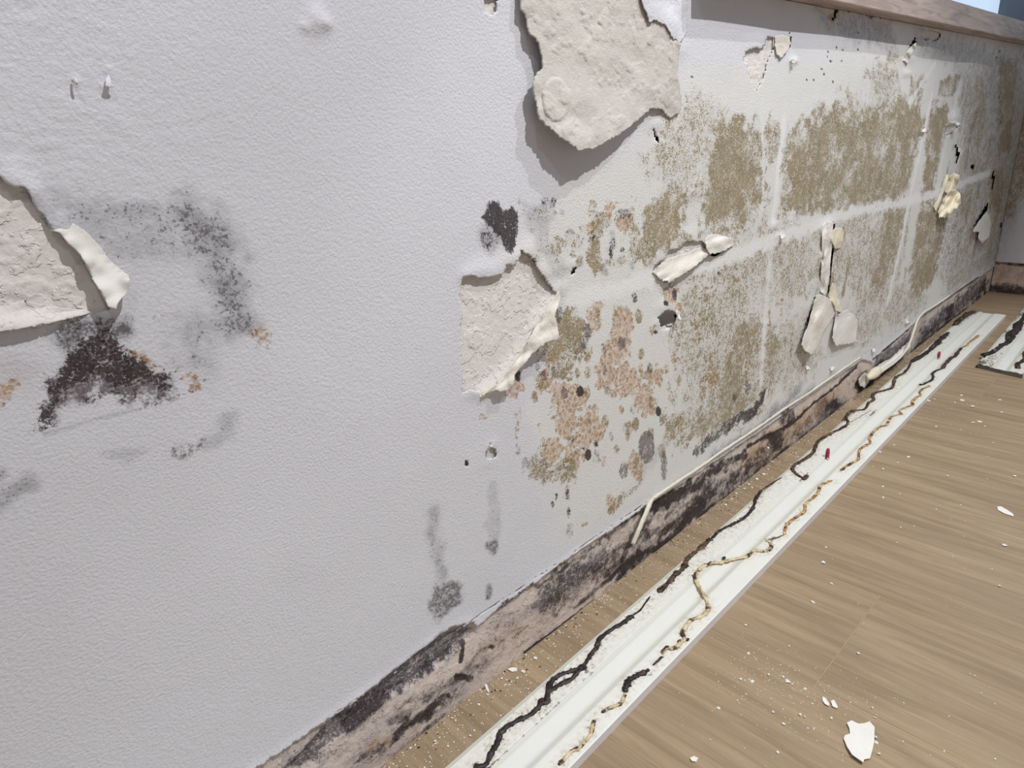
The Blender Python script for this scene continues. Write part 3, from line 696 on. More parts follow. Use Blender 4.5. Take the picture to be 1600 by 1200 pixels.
# ------------------------------------------------------------------ lifted and folded flaps of paint (parts of the wall)
def flap(poly_px, ctrl, mat, label=None, g=1.6, thick=.0012, rag=.9, name='paint_flap', curl=.0007, extra=None):
    """outline in px at its own distance; ctrl = (px, py, metres off the wall)"""
    c = np.mean(poly_px, 0); k = scale_at(*c)
    poly = rag_poly(wxz(poly_px), rag * k, 4 * k)
    lo = poly.min(0); hi = poly.max(0)
    nx = max(6, min(160, int((hi[0] - lo[0]) / (g * k)))); nz = max(6, min(160, int((hi[1] - lo[1]) / (g * k))))
    gx = np.linspace(lo[0] - .001, hi[0] + .001, nx); gz = np.linspace(lo[1] - .001, hi[1] + .001, nz)
    q, f, _ = grid_cut(gx, gz, [poly], keep_inside=True)
    C = wxz([(a, b) for a, b, _ in ctrl]); H = np.array([h for _, _, h in ctrl])
    asp = max(.15, (np.ptp(poly[:, 1]) / max(np.ptp(poly[:, 0]), 1e-6)))
    S = np.array([min(asp, 1.0), 1.0])
    D = np.sqrt((((q[:, None, :] - C[None]) * S) ** 2).sum(-1)) + 1e-6
    w = D ** -2.6; off = (w * H).sum(1) / w.sum(1)
    off += fbm(q[:, 0] * 90 + c[0], q[:, 1] * 90, 4) * curl * 2 + .0012
    if extra: off += extra(q)
    Pp = np.stack([q[:, 0], np.zeros(len(q)), q[:, 1]], 1)
    t = (-off - CAM[1]) / (Pp[:, 1] - CAM[1])
    V = CAM + (Pp - CAM) * t[:, None]
    o = mesh_obj(name, V, f[:, ::-1].copy(), mat, wall, True)
    solidify(o, thick, -1)
    if label: o['label'] = label
    return o
def big_relief(q):
    c = wxz([(868, 156)])[0]; d = np.hypot((q[:, 0] - c[0]) * 1.0, q[:, 1] - c[1])
    r = fbm(q[:, 0] * 130, q[:, 1] * 130, 4) * .0006 + .0008 * sstep(.06, .14, fbm(q[:, 0] * 60 + 3, q[:, 1] * 60, 4))
    return r + .0016 * sstep(.0235, .0215, d) - .0016 * sstep(.6, 1.2, np.clip(d / .02, 0, 1)) * 0
BIG = [(812,-60),(812,15),(820,27),(825,50),(840,67),(845,87),(847,107),(837,117),(831,132),(834,150),(839,170),(842,187),(860,202),(882,220),(905,236),(930,231),(950,220),(975,205),(997,187),(1017,170),(1032,170),(1045,185),(1060,177),(1065,160),(1062,145),(1057,112),(1062,67),(1050,60),(1040,42),(1025,32),(1012,35),(1010,20),(1000,0),(1000,-60)]
flap(BIG, [(812,-60,.004),(1000,-60,.001),(905,-40,.004),(815,10,.007),(835,90,.010),(833,140,.013),(842,187,.017),(882,220,.023),(905,236,.025),(950,220,.021),(975,205,.017),(997,187,.011),(1017,170,.005),(1045,180,.0005),(1060,150,.0005),(1057,100,.0005),(1045,60,.0005),(1010,30,.001),(930,100,.009),(905,170,.016),(970,120,.006),(1000,90,.002),(870,60,.008),(920,30,.005)],
     MAT_BIGFLAP, 'large beige sheet of peeled paint hanging with its rough back showing', 1.2, .0015, .9, curl=.0008, extra=big_relief)
flap([(985,-60),(1000,-10),(1004,8),(1010,20),(1013,34),(1025,31),(1032,36),(1041,42),(1050,58),(1063,66),(1072,50),(1075,0),(1075,-60)], [(985,-50,.007),(1000,-5,.007),(1010,20,.006),(1013,34,.005),(1041,42,.004),(1063,66,.002),(1075,30,-.0015),(1075,-40,-.0015),(1050,0,-.001)], MAT_PAINT, None, 1.2, .0012, 1.2)
flap([(79,360),(84,353),(112,349),(131,360),(152,381),(173,409),(202,432),(201,448),(198,458),(184,474),(181,483),(170,480),(159,458),(145,437),(133,411),(126,399),(107,381),(93,364)],
     [(84,354,-.0008),(98,351,-.0010),(112,349,-.0010),(122,354,-.0010),(131,360,-.0010),(141,370,-.0010),(152,381,-.0010),(162,395,-.0008),(173,409,-.0003),(182,416,.001),(190,422,.003),(202,434,.008),(201,440,.010),(181,482,.016),(159,458,.012),(133,411,.007),(107,381,.004),(93,364,.002),(150,420,.004)], MAT_WHITEFLAP, 'pointed white paint tongue lifting off at the left', rag=.4, curl=.0002)
flap([(-130,470),(-40,478),(40,470),(90,480),(150,487),(117,496),(77,506),(42,512),(0,518),(-130,524)],
     [(-100,470,-.004),(0,472,-.004),(60,478,-.004),(110,485,-.003),(150,487,-.002),(117,496,.001),(77,506,.004),(42,512,.005),(0,518,.005),(-100,520,.005)], MAT_PLASTER, None, 1.6, .0012, .5)
flap([(868,461),(872,455),(875,465),(871,480),(866,492),(869,505),(872,520),(873,528),(860,533),(845,541),(831,552),(822,565),(812,575),(804,585),(803,598),(797,607),(783,612),(774,610),(764,612),(754,620),(752,615),(767,605),(783,592),(799,574),(812,554),(826,531),(839,504),(855,479)],
     [(868,461,.006),(839,505,.006),(812,555,.006),(783,593,.005),(753,617,.003),(873,527,.018),(872,500,.014),(850,538,.016),(822,565,.014),(803,596,.012),(783,611,.009),(764,612,.004),(850,510,.011)], MAT_FLAP, 'cream paint folded over along the middle tear', 1.2)
flap([(1019,425),(1045,403),(1070,396),(1095,386),(1103,391),(1107,398),(1079,421),(1060,433),(1044,442),(1031,437)],
     [(1020,424,.0),(1045,404,-.001),(1070,397,-.001),(1095,388,.0),(1107,398,.006),(1079,421,.009),(1060,433,.009),(1044,442,.007),(1031,437,.003)], MAT_FLAP, None, 1.2)
flap([(1101,374),(1103,388),(1109,398),(1122,395),(1130,392),(1138,388),(1145,383),(1145,374),(1125,367),(1112,366)],
     [(1101,374,.006),(1103,388,.008),(1109,398,.008),(1130,392,.004),(1145,380,.0005),(1125,367,.0005),(1115,382,.008)], MAT_WHITEFLAP, None, 1.0)
flap([(1054,484),(1059,486),(1066,501),(1061,500),(1057,492)], [(1054,484,.004),(1066,501,.014),(1059,488,.007)], MAT_WHITEFLAP, None, .8)
flap([(1298,376),(1300,359),(1306,356),(1313,356),(1318,363),(1316,378),(1313,387),(1305,389)], [(1298,376,.012),(1300,360,.010),(1313,357,.005),(1317,365,.003),(1313,387,.001),(1305,375,.010)], MAT_CREAM, None, .9)
flap([(1284,352),(1292,347),(1301,347),(1300,370),(1297,410),(1294,440),(1289,461),(1281,455),(1283,420),(1284,380)], [(1284,352,.0005),(1301,347,.009),(1300,370,.011),(1297,410,.010),(1294,440,.009),(1289,461,.006),(1281,450,.0),(1284,400,.0),(1290,400,.007)], MAT_WHITEFLAP, None, 1.0)
flap([(1300,441),(1305,452),(1309,463),(1315,489),(1305,485),(1302,476),(1294,463)], [(1300,441,.010),(1309,463,.008),(1315,489,.010),(1302,476,.013),(1294,463,.008)], MAT_CREAM, None, .9)
flap([(1274,461),(1283,460),(1296,467),(1303,480),(1303,491),(1296,504),(1285,520),(1279,535),(1272,548),(1268,554),(1257,548),(1252,539),(1255,526),(1261,513),(1263,506),(1270,480)],
     [(1274,461,.008),(1283,460,.009),(1303,485,.009),(1285,520,.014),(1268,554,.016),(1252,539,.011),(1262,508,.008),(1270,482,.007),(1280,500,.016)], MAT_FLAP, 'long cream paint flap drooping under the vertical split', 1.0)
flap([(1305,493),(1313,489),(1322,485),(1332,492),(1339,500),(1337,535),(1325,538),(1313,539),(1307,541),(1300,528)], [(1305,493,.004),(1322,485,.001),(1339,510,.003),(1337,535,.005),(1307,541,.010),(1300,528,.009)], MAT_WHITEFLAP, None, 1.0)
flap([(1477,273),(1481,272),(1480,285),(1474,300),(1467,318),(1462,330),(1458,323),(1465,311),(1471,294)], [(1477,273,.002),(1480,285,.006),(1467,318,.005),(1458,323,.001),(1468,300,.001)], MAT_CREAM, None, .7)
flap([(1485,273),(1492,270),(1499,275),(1497,285),(1491,294),(1483,303),(1476,299),(1480,284)], [(1485,273,.012),(1499,275,.022),(1491,294,.014),(1476,299,.006),(1480,284,.006)], MAT_CREAM, None, .7)
flap([(1469,322),(1476,308),(1484,299),(1492,295),(1500,303),(1501,317),(1496,325),(1490,327),(1486,333),(1475,341),(1467,338),(1465,331)],
     [(1469,322,.004),(1476,308,.008),(1492,295,.022),(1501,310,.034),(1496,325,.034),(1486,332,.026),(1475,341,.014),(1466,334,.006),(1484,314,.016)], MAT_CREAM, 'ruffled cream paint curl near the far corner', .7)
flap([(1542,330),(1548,345),(1545,370),(1534,380),(1528,372),(1530,362),(1520,362),(1530,345)], [(1542,330,.006),(1548,350,.002),(1534,380,.010),(1520,362,.014),(1530,345,.010)], MAT_WHITEFLAP, None, .8)
flap([(1430,67),(1431,72),(1424,84),(1418,99),(1410,95),(1418,80),(1425,72)], [(1430,67,.012),(1418,98,.002),(1410,95,.001),(1424,80,.008)], MAT_WHITEFLAP, None, .8)
flap([(1210,57),(1220,55),(1232,58),(1235,68),(1230,80),(1220,91),(1213,86),(1210,72)], [(1210,57,.0),(1232,58,.003),(1230,80,.002),(1212,80,.0)], MAT_FLAP, None, 1.2)
flap([(1477,196),(1483,190),(1494,189),(1501,195),(1498,197),(1490,193),(1482,196)], [(1477,196,.004),(1490,190,.010),(1501,196,.014)], MAT_WHITEFLAP, None, .8)
flap([(163,134),(166,122),(169,117),(173,126),(177,136),(170,137)], [(168,117,.0),(177,136,.004),(163,134,.004)], MAT_PAINT, None, .8)
for cx, cy, s in [(1240,96,5),(1262,576,4),(1300,577,4),(1365,548,4),(1222,370,5),(118,129,5),(1417,503,4),(767,697,3),(1443,205,4),(1200,700,2)]:
    flap([(cx - s, cy - s * .6), (cx + s * .2, cy - s), (cx + s, cy), (cx + s * .5, cy + s * .8), (cx - s * .4, cy + s * .5)], [(cx - s, cy, .001), (cx + s, cy, .006), (cx, cy + s, .005)], MAT_WHITEFLAP, None, .6)

# ------------------------------------------------------------------ far wall
wf = box('wall_far', (XF + .012, -2.6, -.02), (XF + .25, .022, SILL_Z0), MAT_CORE); tag(wf, kind='structure')
ys = np.linspace(-2.6, .0, 260); ys = -2.6 + 2.6 * (np.linspace(0, 1, 420) ** .6)
zz = np.linspace(0, SILL_Z0, 200)
zb = .120
fe = np.array([[y, zb + .004 * fbm(np.array([y * 20.]), np.array([0.]))[0]] for y in np.linspace(-2.61, .01, 160)])
fpoly = np.vstack([fe, [[.01, -.1], [-2.61, -.1]]])
q, f, _ = grid_cut(ys, zz, [fpoly])
V = np.stack([XF - .0008 - fbm(q[:, 0] * 26, q[:, 1] * 26, 4) * .0018, q[:, 0], q[:, 1]], 1)
fc = mesh_obj('paint_coat', V, f, MAT_PAINT, wf, True)
W = fbm(q[:, 0] * 12, q[:, 1] * 3, 4)
edge = sstep(-.10, .0, q[:, 0])
attr(fc, 'olive', np.clip(.75 * sstep(-.13, -.02, q[:, 0] + W * .1) * sstep(.2, .35, q[:, 1]) + W * .8, 0, .9))
attr(fc, 'grey', np.clip(.35 * edge + W * .5, 0, 1))
for n in ('tan', 'orange', 'mauve', 'black', 'pale'): attr(fc, n, np.zeros(len(q)))
solidify(fc, .0011, 1)
q, f, _ = grid_cut(ys, zz[zz < .16], [], False)
V = np.stack([XF + .003 - fbm(q[:, 0] * 40, q[:, 1] * 40, 4) * .002, q[:, 0], q[:, 1]], 1)
fb = mesh_obj('bared_plaster', V, f, MAT_PLASTER, wf, True)
N = fbm(q[:, 0] * 25, q[:, 1] * 25, 4)
attr(fb, 'black', np.clip(.9 * sstep(.05, .015, q[:, 1] + N * .05) + .8 * sstep(.012, .0, np.abs(q[:, 1] - zb + .006)) + N * .5, 0, 1))
attr(fb, 'grey', np.clip(.3 + N, 0, 1)); attr(fb, 'tan', np.clip(.5 + N, 0, 1)); attr(fb, 'band', np.ones(len(q)))
for n in ('olive', 'orange', 'mauve', 'pale'): attr(fb, n, np.zeros(len(q)))

# ------------------------------------------------------------------ the rest of the room, behind the camera
for nm, lo, hi in (('wall_back', (X_L - .15, -2.75, -.02), (XF + .25, -2.6, 2.6)), ('wall_near', (X_L - .15, -2.6, -.02), (X_L, .16, 2.6)), ('ceiling', (X_L - .15, -2.75, 2.6), (XF + .25, .16, 2.72)),
                   ('trim_1', (X_SILL, .0, 2.3), (XF + .25, .16, 2.6)), ('trim_2', (XF + .0, -2.6, 2.3), (XF + .25, .0, 2.6))):
    tag(box(nm, lo, hi, MAT_ROOM), kind='structure')
# ------------------------------------------------------------------ sills and windows
def sill_mesh(name, poly, parent):
    bm = bmesh.new()
    vs = [bm.verts.new((x, y, SILL_Z0 + .0006)) for x, y in poly]
    fc = bm.faces.new(vs); r = bmesh.ops.extrude_face_region(bm, geom=[fc])
    for v in r['geom']:
        if isinstance(v, bmesh.types.BMVert): v.co.z = SILL_Z1
    bmesh.ops.recalc_face_normals(bm, faces=bm.faces)
    bmesh.ops.bevel(bm, geom=[e for e in bm.edges if abs(e.verts[0].co.z - e.verts[1].co.z) < 1e-6], offset=.002, segments=2, affect='EDGES', profile=.5)
    me = bpy.data.meshes.new(name); bm.to_mesh(me); bm.free(); me.materials.append(MAT_SILL)
    o = bpy.data.objects.new(name, me); COL.objects.link(o); o.parent = parent; return o
SO = -SILL_Y
w1 = empty('window_1', (X_SILL, .1, SILL_Z1)); tag(w1, kind='structure')
w2 = empty('window_2', (XF + .1, -.5, SILL_Z1)); tag(w2, kind='structure')
def keep(o, p):
    o.parent = p; o.matrix_parent_inverse = p.matrix_basis.inverted()
keep(sill_mesh('window_sill', [(X_SILL, SILL_Y), (XF - SO, SILL_Y), (XF + .12, .12), (X_SILL, .12)], None), w1)
keep(sill_mesh('window_sill', [(XF - SO + .0005, SILL_Y - .0005), (XF - SO, -2.6), (XF + .12, -2.6), (XF + .1205, .1195)], None), w2)
FR = .06
def fbar(lo, hi, p): keep(box('window_frame', lo, hi, MAT_FRAME, None, .003), p)
y0, y1 = .085, .15
fbar((X_SILL, y0, SILL_Z1), (X_SILL + FR, y1, 2.3), w1)
fbar((X_SILL + FR, y0, 2.3 - FR), (XF + .06, y1, 2.3), w1)
fbar((XF + .06, .06, SILL_Z1), (XF + .15, y1, 2.3), w1)          # corner post
fbar((X_SILL + FR, y0, SILL_Z1), (XF + .06, y1, SILL_Z1 + .012), w1)
fbar((XF + .085, -2.6, SILL_Z1), (XF + .15, -2.54, 2.3), w2)
fbar((XF + .085, -2.54, 2.3 - FR), (XF + .15, .06, 2.3), w2)
fbar((XF + .085, -2.54, SILL_Z1), (XF + .15, .06, SILL_Z1 + .012), w2)
keep(box('window_pane', (X_SILL + FR, .115, SILL_Z1 + .012), (XF + .06, .121, 2.3 - FR), MAT_GLASS), w1)
keep(box('window_pane', (XF + .115, -2.54, SILL_Z1 + .012), (XF + .121, .06, 2.3 - FR), MAT_GLASS), w2)

# ------------------------------------------------------------------ floor: planks run away from the long wall
floor = box('floor', (X_L, -2.6, -.03), (XF + .25, .022, -.0005), MAT_JOINT); tag(floor, kind='structure')
S1, S2 = .7426, .9837; PWD = S2 - S1; GAP = .0009
joints = {0: -.3217, 1: -1.00, 2: -.62, 3: -1.12, 4: -.84, 5: -.2396, 6: -.9, 7: -.5, 8: -1.05, 9: -.7, -1: -.86, -2: -.45, -3: -1.1, -4: -.6, -5: -.95, -6: -.4}
def plank(x0, x1, ya, yb):
    bm = bmesh.new(); bmesh.ops.create_cube(bm, size=1)
    for v in bm.verts:
        v.co = Vector((x0 + (v.co.x + .5) * (x1 - x0), ya + (v.co.y + .5) * (yb - ya), -.009 + (v.co.z + .5) * .009))
    bmesh.ops.bevel(bm, geom=[e for e in bm.edges if e.verts[0].co.z > -.001 and e.verts[1].co.z > -.001], offset=.0006, segments=1, affect='EDGES')
    me = bpy.data.meshes.new('plank'); bm.to_mesh(me); bm.free(); me.materials.append(MAT_PLANK)
    o = bpy.data.objects.new('plank', me); COL.objects.link(o); o.parent = floor
for k in range(-6, 11):
    xa = S1 + PWD * k; xb = xa + PWD
    xa = max(xa, X_L); xb = min(xb, XF + .011)
    if xb - xa < .01: continue
    j = joints.get(k, -.7); cuts = [.018]
    y = j
    while y > -2.6: cuts.append(y); y -= 1.22
    cuts.append(-2.6)
    for a, b in zip(cuts[:-1], cuts[1:]): plank(xa + GAP / 2, xb - GAP / 2, b + GAP / 2, a - GAP / 2)
# ================================================================== THINGS
BT = .013
def board_y(x, v, y0=-.1724, x0=.441, sl=.0178):       # v: 0 at the room edge .. width at the wall edge
    return y0 + sl * (x - x0) + v
BW = .1125
# ---- profile across the back of the board (v, z): grooves, shallow centre channel, thin lip at the wall side
PROF = [(0, 0), (0, BT), (.001, BT + .0005), (.030, BT + .0005), (.0325, BT + .0002), (.034, BT - .0006), (.038, BT - .0016), (.043, BT - .0020), (.066, BT - .0020), (.0695, BT - .0014), (.0705, BT + .0002), (.072, BT + .0007),
        (.1035, BT + .0007), (.1045, BT + .0002), (.1052, BT - .0045), (.107, BT - .0050), (.1115, BT - .0042), (BW, BT - .006), (BW, 0)]
def refine(pr, st):
    out = []
    for a, b in zip(pr[:-1], pr[1:]):
        n = max(1, int(math.hypot(b[0] - a[0], b[1] - a[1]) / st))
        for i in range(n): out.append((a[0] + (b[0] - a[0]) * i / n, a[1] + (b[1] - a[1]) * i / n))
    out.append(pr[-1]); return np.array(out)
def on_board(px, py, dz=0.0):
    p = on_floor(px, py, BT + .0005 + dz); return p
BLK = [
 ([(740,1200),(758,1196),(768,1176),(778,1160),(782,1146),(794,1136),(810,1126),(828,1118),(840,1108),(846,1099),(855,1098),(856,1082),(863,1064),(878,1054),(896,1048),(910,1042),(922,1026),(932,1012),(938,998),(956,984),(976,972),(988,962)], .0026, MAT_BEADBLACK),
 ([(853,1092),(858,1082),(876,1070),(894,1060),(910,1044),(916,1046)], .0024, MAT_BEADBLACK),
 ([(988,962),(1000,954),(1010,940),(1016,932)], .0010, MAT_BEADBLACK),
 ([(1028,926),(1044,912),(1052,902),(1056,898),(1066,890),(1070,884),(1074,874),(1086,864),(1096,856),(1104,848),(1112,842)], .0034, MAT_BEADBROWN),
 ([(1112,842),(1124,830),(1140,822),(1150,817),(1160,812),(1174,798),(1178,790),(1181,780),(1190,766)], .0022, MAT_BEADBLACK),
 ([(1190,766),(1205,756),(1222,746)], .0010, MAT_BEADBROWN),
 ([(1262,743),(1258,748),(1250,745),(1244,741),(1238,733),(1242,727),(1249,723),(1269,709),(1279,689),(1296,679),(1316,669),(1325,662),(1322,652),(1330,643),(1350,640),(1357,630),(1365,625),(1364,616),(1380,611),(1394,606),(1399,591),(1411,584),(1419,576),(1423,567)], .0026, MAT_BEADBROWN),
 ([(1423,567),(1441,556),(1455,546),(1465,535),(1474,527),(1482,520)], .0046, MAT_BEADBLACK),
 ([(1466,536),(1472,536)], .003, MAT_BEADBLACK), ([(1492,508),(1503,497),(1512,491),(1522,486)], .006, MAT_BEADBROWN),
 ([(1325,662),(1360,642)], .0005, MAT_BEADBROWN)]
GLD = [
 ([(873,1196),(893,1175),(903,1170),(910,1164),(923,1148),(927,1131),(930,1126)], .0018, MAT_BEADCREAM),
 ([(940,1114),(957,1105),(966,1102),(972,1097),(977,1084)], .0018, MAT_BEADCREAM), ([(976,1082),(978,1074),(984,1063),(996,1056),(1011,1050)], .0030, MAT_BEADBLACK),
 ([(1020,1040),(1028,1033),(1034,1026)], .0012, MAT_BEADBLACK),
 ([(1034,1022),(1042,1013),(1050,1014),(1058,1011),(1064,1004),(1070,999),(1066,990),(1069,984),(1074,976),(1079,970),(1090,966),(1099,962),(1105,956),(1107,948),(1104,940),(1101,932),(1094,922),(1089,911),(1085,902),(1087,898),(1094,889),(1102,884),(1114,880),(1126,880),(1132,878),(1139,876),(1152,873),(1165,871),(1172,866),(1178,861),(1190,862),(1198,861),(1204,858),(1205,852),(1202,847),(1197,844)], .0024, MAT_BEADCREAM),
 ([(1197,844),(1212,841),(1225,836)], .0009, MAT_BEADBROWN),
 ([(1225,836),(1229,821),(1242,810),(1256,800),(1259,787),(1268,780),(1276,773),(1280,766),(1281,760),(1288,756),(1300,751)], .0022, MAT_BEADGOLD),
 ([(1313,736),(1322,729),(1333,723),(1341,718),(1342,708),(1344,702),(1352,697),(1360,692),(1358,687),(1360,682),(1364,676),(1369,672),(1376,667),(1384,665),(1389,658),(1392,652),(1400,649),(1408,647),(1405,643),(1408,640),(1418,636),(1426,633),(1425,629),(1430,623),(1438,618),(1437,613),(1442,608),(1453,603)], .0021, MAT_BEADGOLD),
 ([(1436,601),(1442,601),(1448,598),(1456,594),(1458,589),(1457,584),(1462,580),(1473,576)], .0024, MAT_BEADBLACK), ([(1473,576),(1476,570),(1482,564),(1486,560),(1492,557),(1497,550),(1502,544)], .0036, MAT_BEADBROWN),
 ([(1502,544),(1510,540),(1516,534),(1522,530),(1529,524)], .0024, MAT_BEADGOLD)]

def make_board(x_a, x_b, y0, x0, sl, seedw, beads, near_cut=0.0):
    """returns object root with board body in it; long axis along x"""
    pr = refine(PROF, .0022); xsb = [x_a]
    while xsb[-1] < x_b: xsb.append(xsb[-1] + .0028 * (1 + (max(xsb[-1], 0) / 1.1) ** 1.6))
    xsb[-1] = x_b; xsb = np.array(xsb)
    X, I = np.meshgrid(xsb, np.arange(len(pr)), indexing='ij'); v = pr[I, 0]; z = pr[I, 1]
    zz = np.maximum(z, 0)
    Y = y0 + sl * (X - x0) + v
    # ragged sawn end
    Xr = X.copy(); n = len(pr)
    Vt = np.stack([Xr, Y, zz], -1).reshape(-1, 3)
    idx = np.arange(X.size).reshape(X.shape)
    Fq = np.stack([idx[:-1, :-1], idx[:-1, 1:], idx[1:, 1:], idx[1:, :-1]], -1).reshape(-1, 4).tolist()
    Fq.append(idx[0, ::-1].tolist()); Fq.append(idx[-1].tolist()); Fq.append([int(idx[0, 0]), int(idx[-1, 0]), int(idx[-1, -1]), int(idx[0, -1])])
    return Vt, Fq, v.ravel(), X.ravel()
# --- the long board
bd = empty('skirting_board', (1.4, -.10, 0)); tag(bd, 'long white skirting board lying back side up along the wall, with wavy dark adhesive', 'skirting board', 'loosened skirting boards')
bv, bf, vv, xx = make_board(-.35, 2.79, -.1724, .441, .0178, 0, None)
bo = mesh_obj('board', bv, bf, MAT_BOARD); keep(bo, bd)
dst = np.full(len(bv), 1e9); ddk = np.full(len(bv), 1e9)
for pts, r, mt in BLK + GLD:
    pth = np.array([on_board(*p)[:2] for p in pts])
    for a, b in zip(pth[:-1], pth[1:]):
        lo = np.minimum(a, b) - .03; hi = np.maximum(a, b) + .03
        i = np.where(((bv[:, :2] > lo) & (bv[:, :2] < hi)).all(1))[0]
        if len(i):
            d = seg_dist(bv[i][:, :2], a, b)[0]; dst[i] = np.minimum(dst[i], d)
            if mt in (MAT_BEADBLACK, MAT_BEADBROWN): ddk[i] = np.minimum(ddk[i], d)
up_ = (bv[:, 2] > .007) & (vv > .001) & (vv < BW - .001)
st = np.exp(-(dst / .011) ** 2) * .85 + .35 * (vv > .071) * (vv < .104) * (bv[:, 0] > .3) + .12
st *= np.where((vv > .043) & (vv < .066), .25, 1) * up_
attr(bo, 'stain', np.clip(st + .35 * fbm(bv[:, 0] * 20, bv[:, 1] * 60, 3) * (st > .15), 0, 1))
far = sstep(2.2, 2.75, bv[:, 0])
attr(bo, 'dark', np.clip(.62 * np.exp(-(ddk / .015) ** 2) * (.7 + 1.2 * fbm(bv[:, 0] * 40, bv[:, 1] * 90, 4)) + .62 * np.exp(-((vv - .0704) / .0014) ** 2) * (.55 + fbm(bv[:, 0] * 9, bv[:, 1] * 0, 3)) + far * .4 * (vv > .075), 0, 1) * up_)
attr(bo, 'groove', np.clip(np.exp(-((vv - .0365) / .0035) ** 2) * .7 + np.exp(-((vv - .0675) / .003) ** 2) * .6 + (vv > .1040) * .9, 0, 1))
bo.data.materials.append(MAT_BOARDPAINT)
mi = np.zeros(len(bo.data.polygons), np.int32); nr = len(refine(PROF, .0022)) - 1
# the painted front edge faces the room
cen = np.zeros(len(bo.data.polygons) * 3); bo.data.polygons.foreach_get('center', cen); cen = cen.reshape(-1, 3)
mi[np.abs(cen[:, 1] - (-.1724 + .0178 * (cen[:, 0] - .441))) < .0004] = 1
bo.data.polygons.foreach_set('material_index', mi)
def bead(pts, r, mat, root, dz=0.0):
    pth = np.array([on_board(px, py) for px, py in pts]); pth = smooth_path(pth, 6)
    pth[:, 2] = BT + .0008 + dz + r * .28
    # sit lower over the channel
    v = pth[:, 1] - (-.1724 + .0178 * (pth[:, 0] - .441))
    r = r * 1.35
    n = len(pth); rad = r * (1 + .45 * fbm(np.arange(n) * .35 + pts[0][0], np.zeros(n) + r * 1e4, 3) * 2)
    rad = np.clip(rad, r * .45, r * 1.7); rad[0] *= .4; rad[-1] *= .4
    Vt, Ft = tube(pth, rad, (0, 0, 1), .5, 8, .2)
    o = mesh_obj('adhesive_bead', Vt, Ft, mat, None, True); keep(o, root); return o
for pts, r, mt in BLK: bead(pts, r, mt, bd)['label'] = 'dark wavy bead of mouldy adhesive'
for pts, r, mt in GLD: bead(pts, r, mt, bd)['label'] = 'golden brown wavy bead of adhesive'
# lump of adhesive, screw hole and specks
for px, py, r in [(846,1096,.006),(1058,896,.0085),(1052,902,.006),(912,1044,.004),(1131,872,.0042),(1110,880,.004),(1062,1003,.0045),(1074,932,.0),(1012,1048,.0035),(1074,1000,.0035)]:
    if r <= 0: continue
    Vs, Fs = icosph(1, 2); Vs = Vs * (1 + .35 * rng.normal(size=(len(Vs), 1)).clip(-1, 1) * .5)
    c = on_board(px, py); Vs = Vs * np.array([r, r * .7, .0016]) + np.array([c[0], c[1], BT + .0012])
    keep(mesh_obj('adhesive_lump', Vs, Fs, MAT_BEADBLACK, None, True), bd)

# --- second piece at the right edge
b2 = empty('skirting_board', (2.6, -.23, 0)); tag(b2, 'shorter mould-stained skirting piece cut off by the right edge of the photo', 'skirting board', 'loosened skirting boards')
o0, x0b, slb = -.2905, 2.16, .03
v2, f2, vv2, xx2 = make_board(2.175, 3.14, o0, x0b, slb, 3, None)
v2 = v2.copy(); v2[:, 0] += np.where(xx2 < 2.18, (vv2 - .05) * .25 + .004 * fbm(vv2 * 90, vv2 * 0, 3), 0)
bo2 = mesh_obj('board', v2, f2, MAT_BOARD); keep(bo2, b2)
nz = fbm(v2[:, 0] * 14, v2[:, 1] * 40, 4)
attr(bo2, 'stain', np.clip(.75 * ((vv2 > .07) | (vv2 < .034)) + nz, 0, 1) * (v2[:, 2] > .006))
attr(bo2, 'dark', np.clip(np.where(vv2 > .072, .38 + nz * 1.1, np.where(vv2 < .034, .28 + nz, 0)) + np.where((xx2 < 2.18), .5, 0) * (v2[:, 2] < .012), 0, 1))
attr(bo2, 'groove', np.clip(np.exp(-((vv2 - .0365) / .0035) ** 2) + np.exp(-((vv2 - .0675) / .003) ** 2) * .6 + (vv2 > .1046) * .55, 0, 1))
def bead2(pts, r, mat):
    n = len(pts); pth = smooth_path([(x, o0 + slb * (x - x0b) + v, BT + .001 + r * .3) for x, v in pts], 5)
    Vt, Ft = tube(pth, r * (1 + .4 * rng.random(len(pth))), (0, 0, 1), .6, 7, .15)
    o = mesh_obj('adhesive_bead', Vt, Ft, mat, None, True); keep(o, b2); o['label'] = 'black clotted adhesive'
bead2([(2.27, .112), (2.30, .100), (2.34, .093), (2.40, .088), (2.44, .080), (2.48, .085), (2.53, .094), (2.60, .086), (2.66, .094), (2.74, .088), (2.9, .095)], .006, MAT_BEADBLACK)
bead2([(2.44, .080), (2.50, .078), (2.55, .082), (2.62, .080), (2.7, .086)], .007, MAT_BEADBLACK)
bead2([(2.2, .018), (2.24, .024), (2.29, .015), (2.36, .024), (2.42, .016), (2.52, .023), (2.7, .017)], .005, MAT_BEADBROWN)

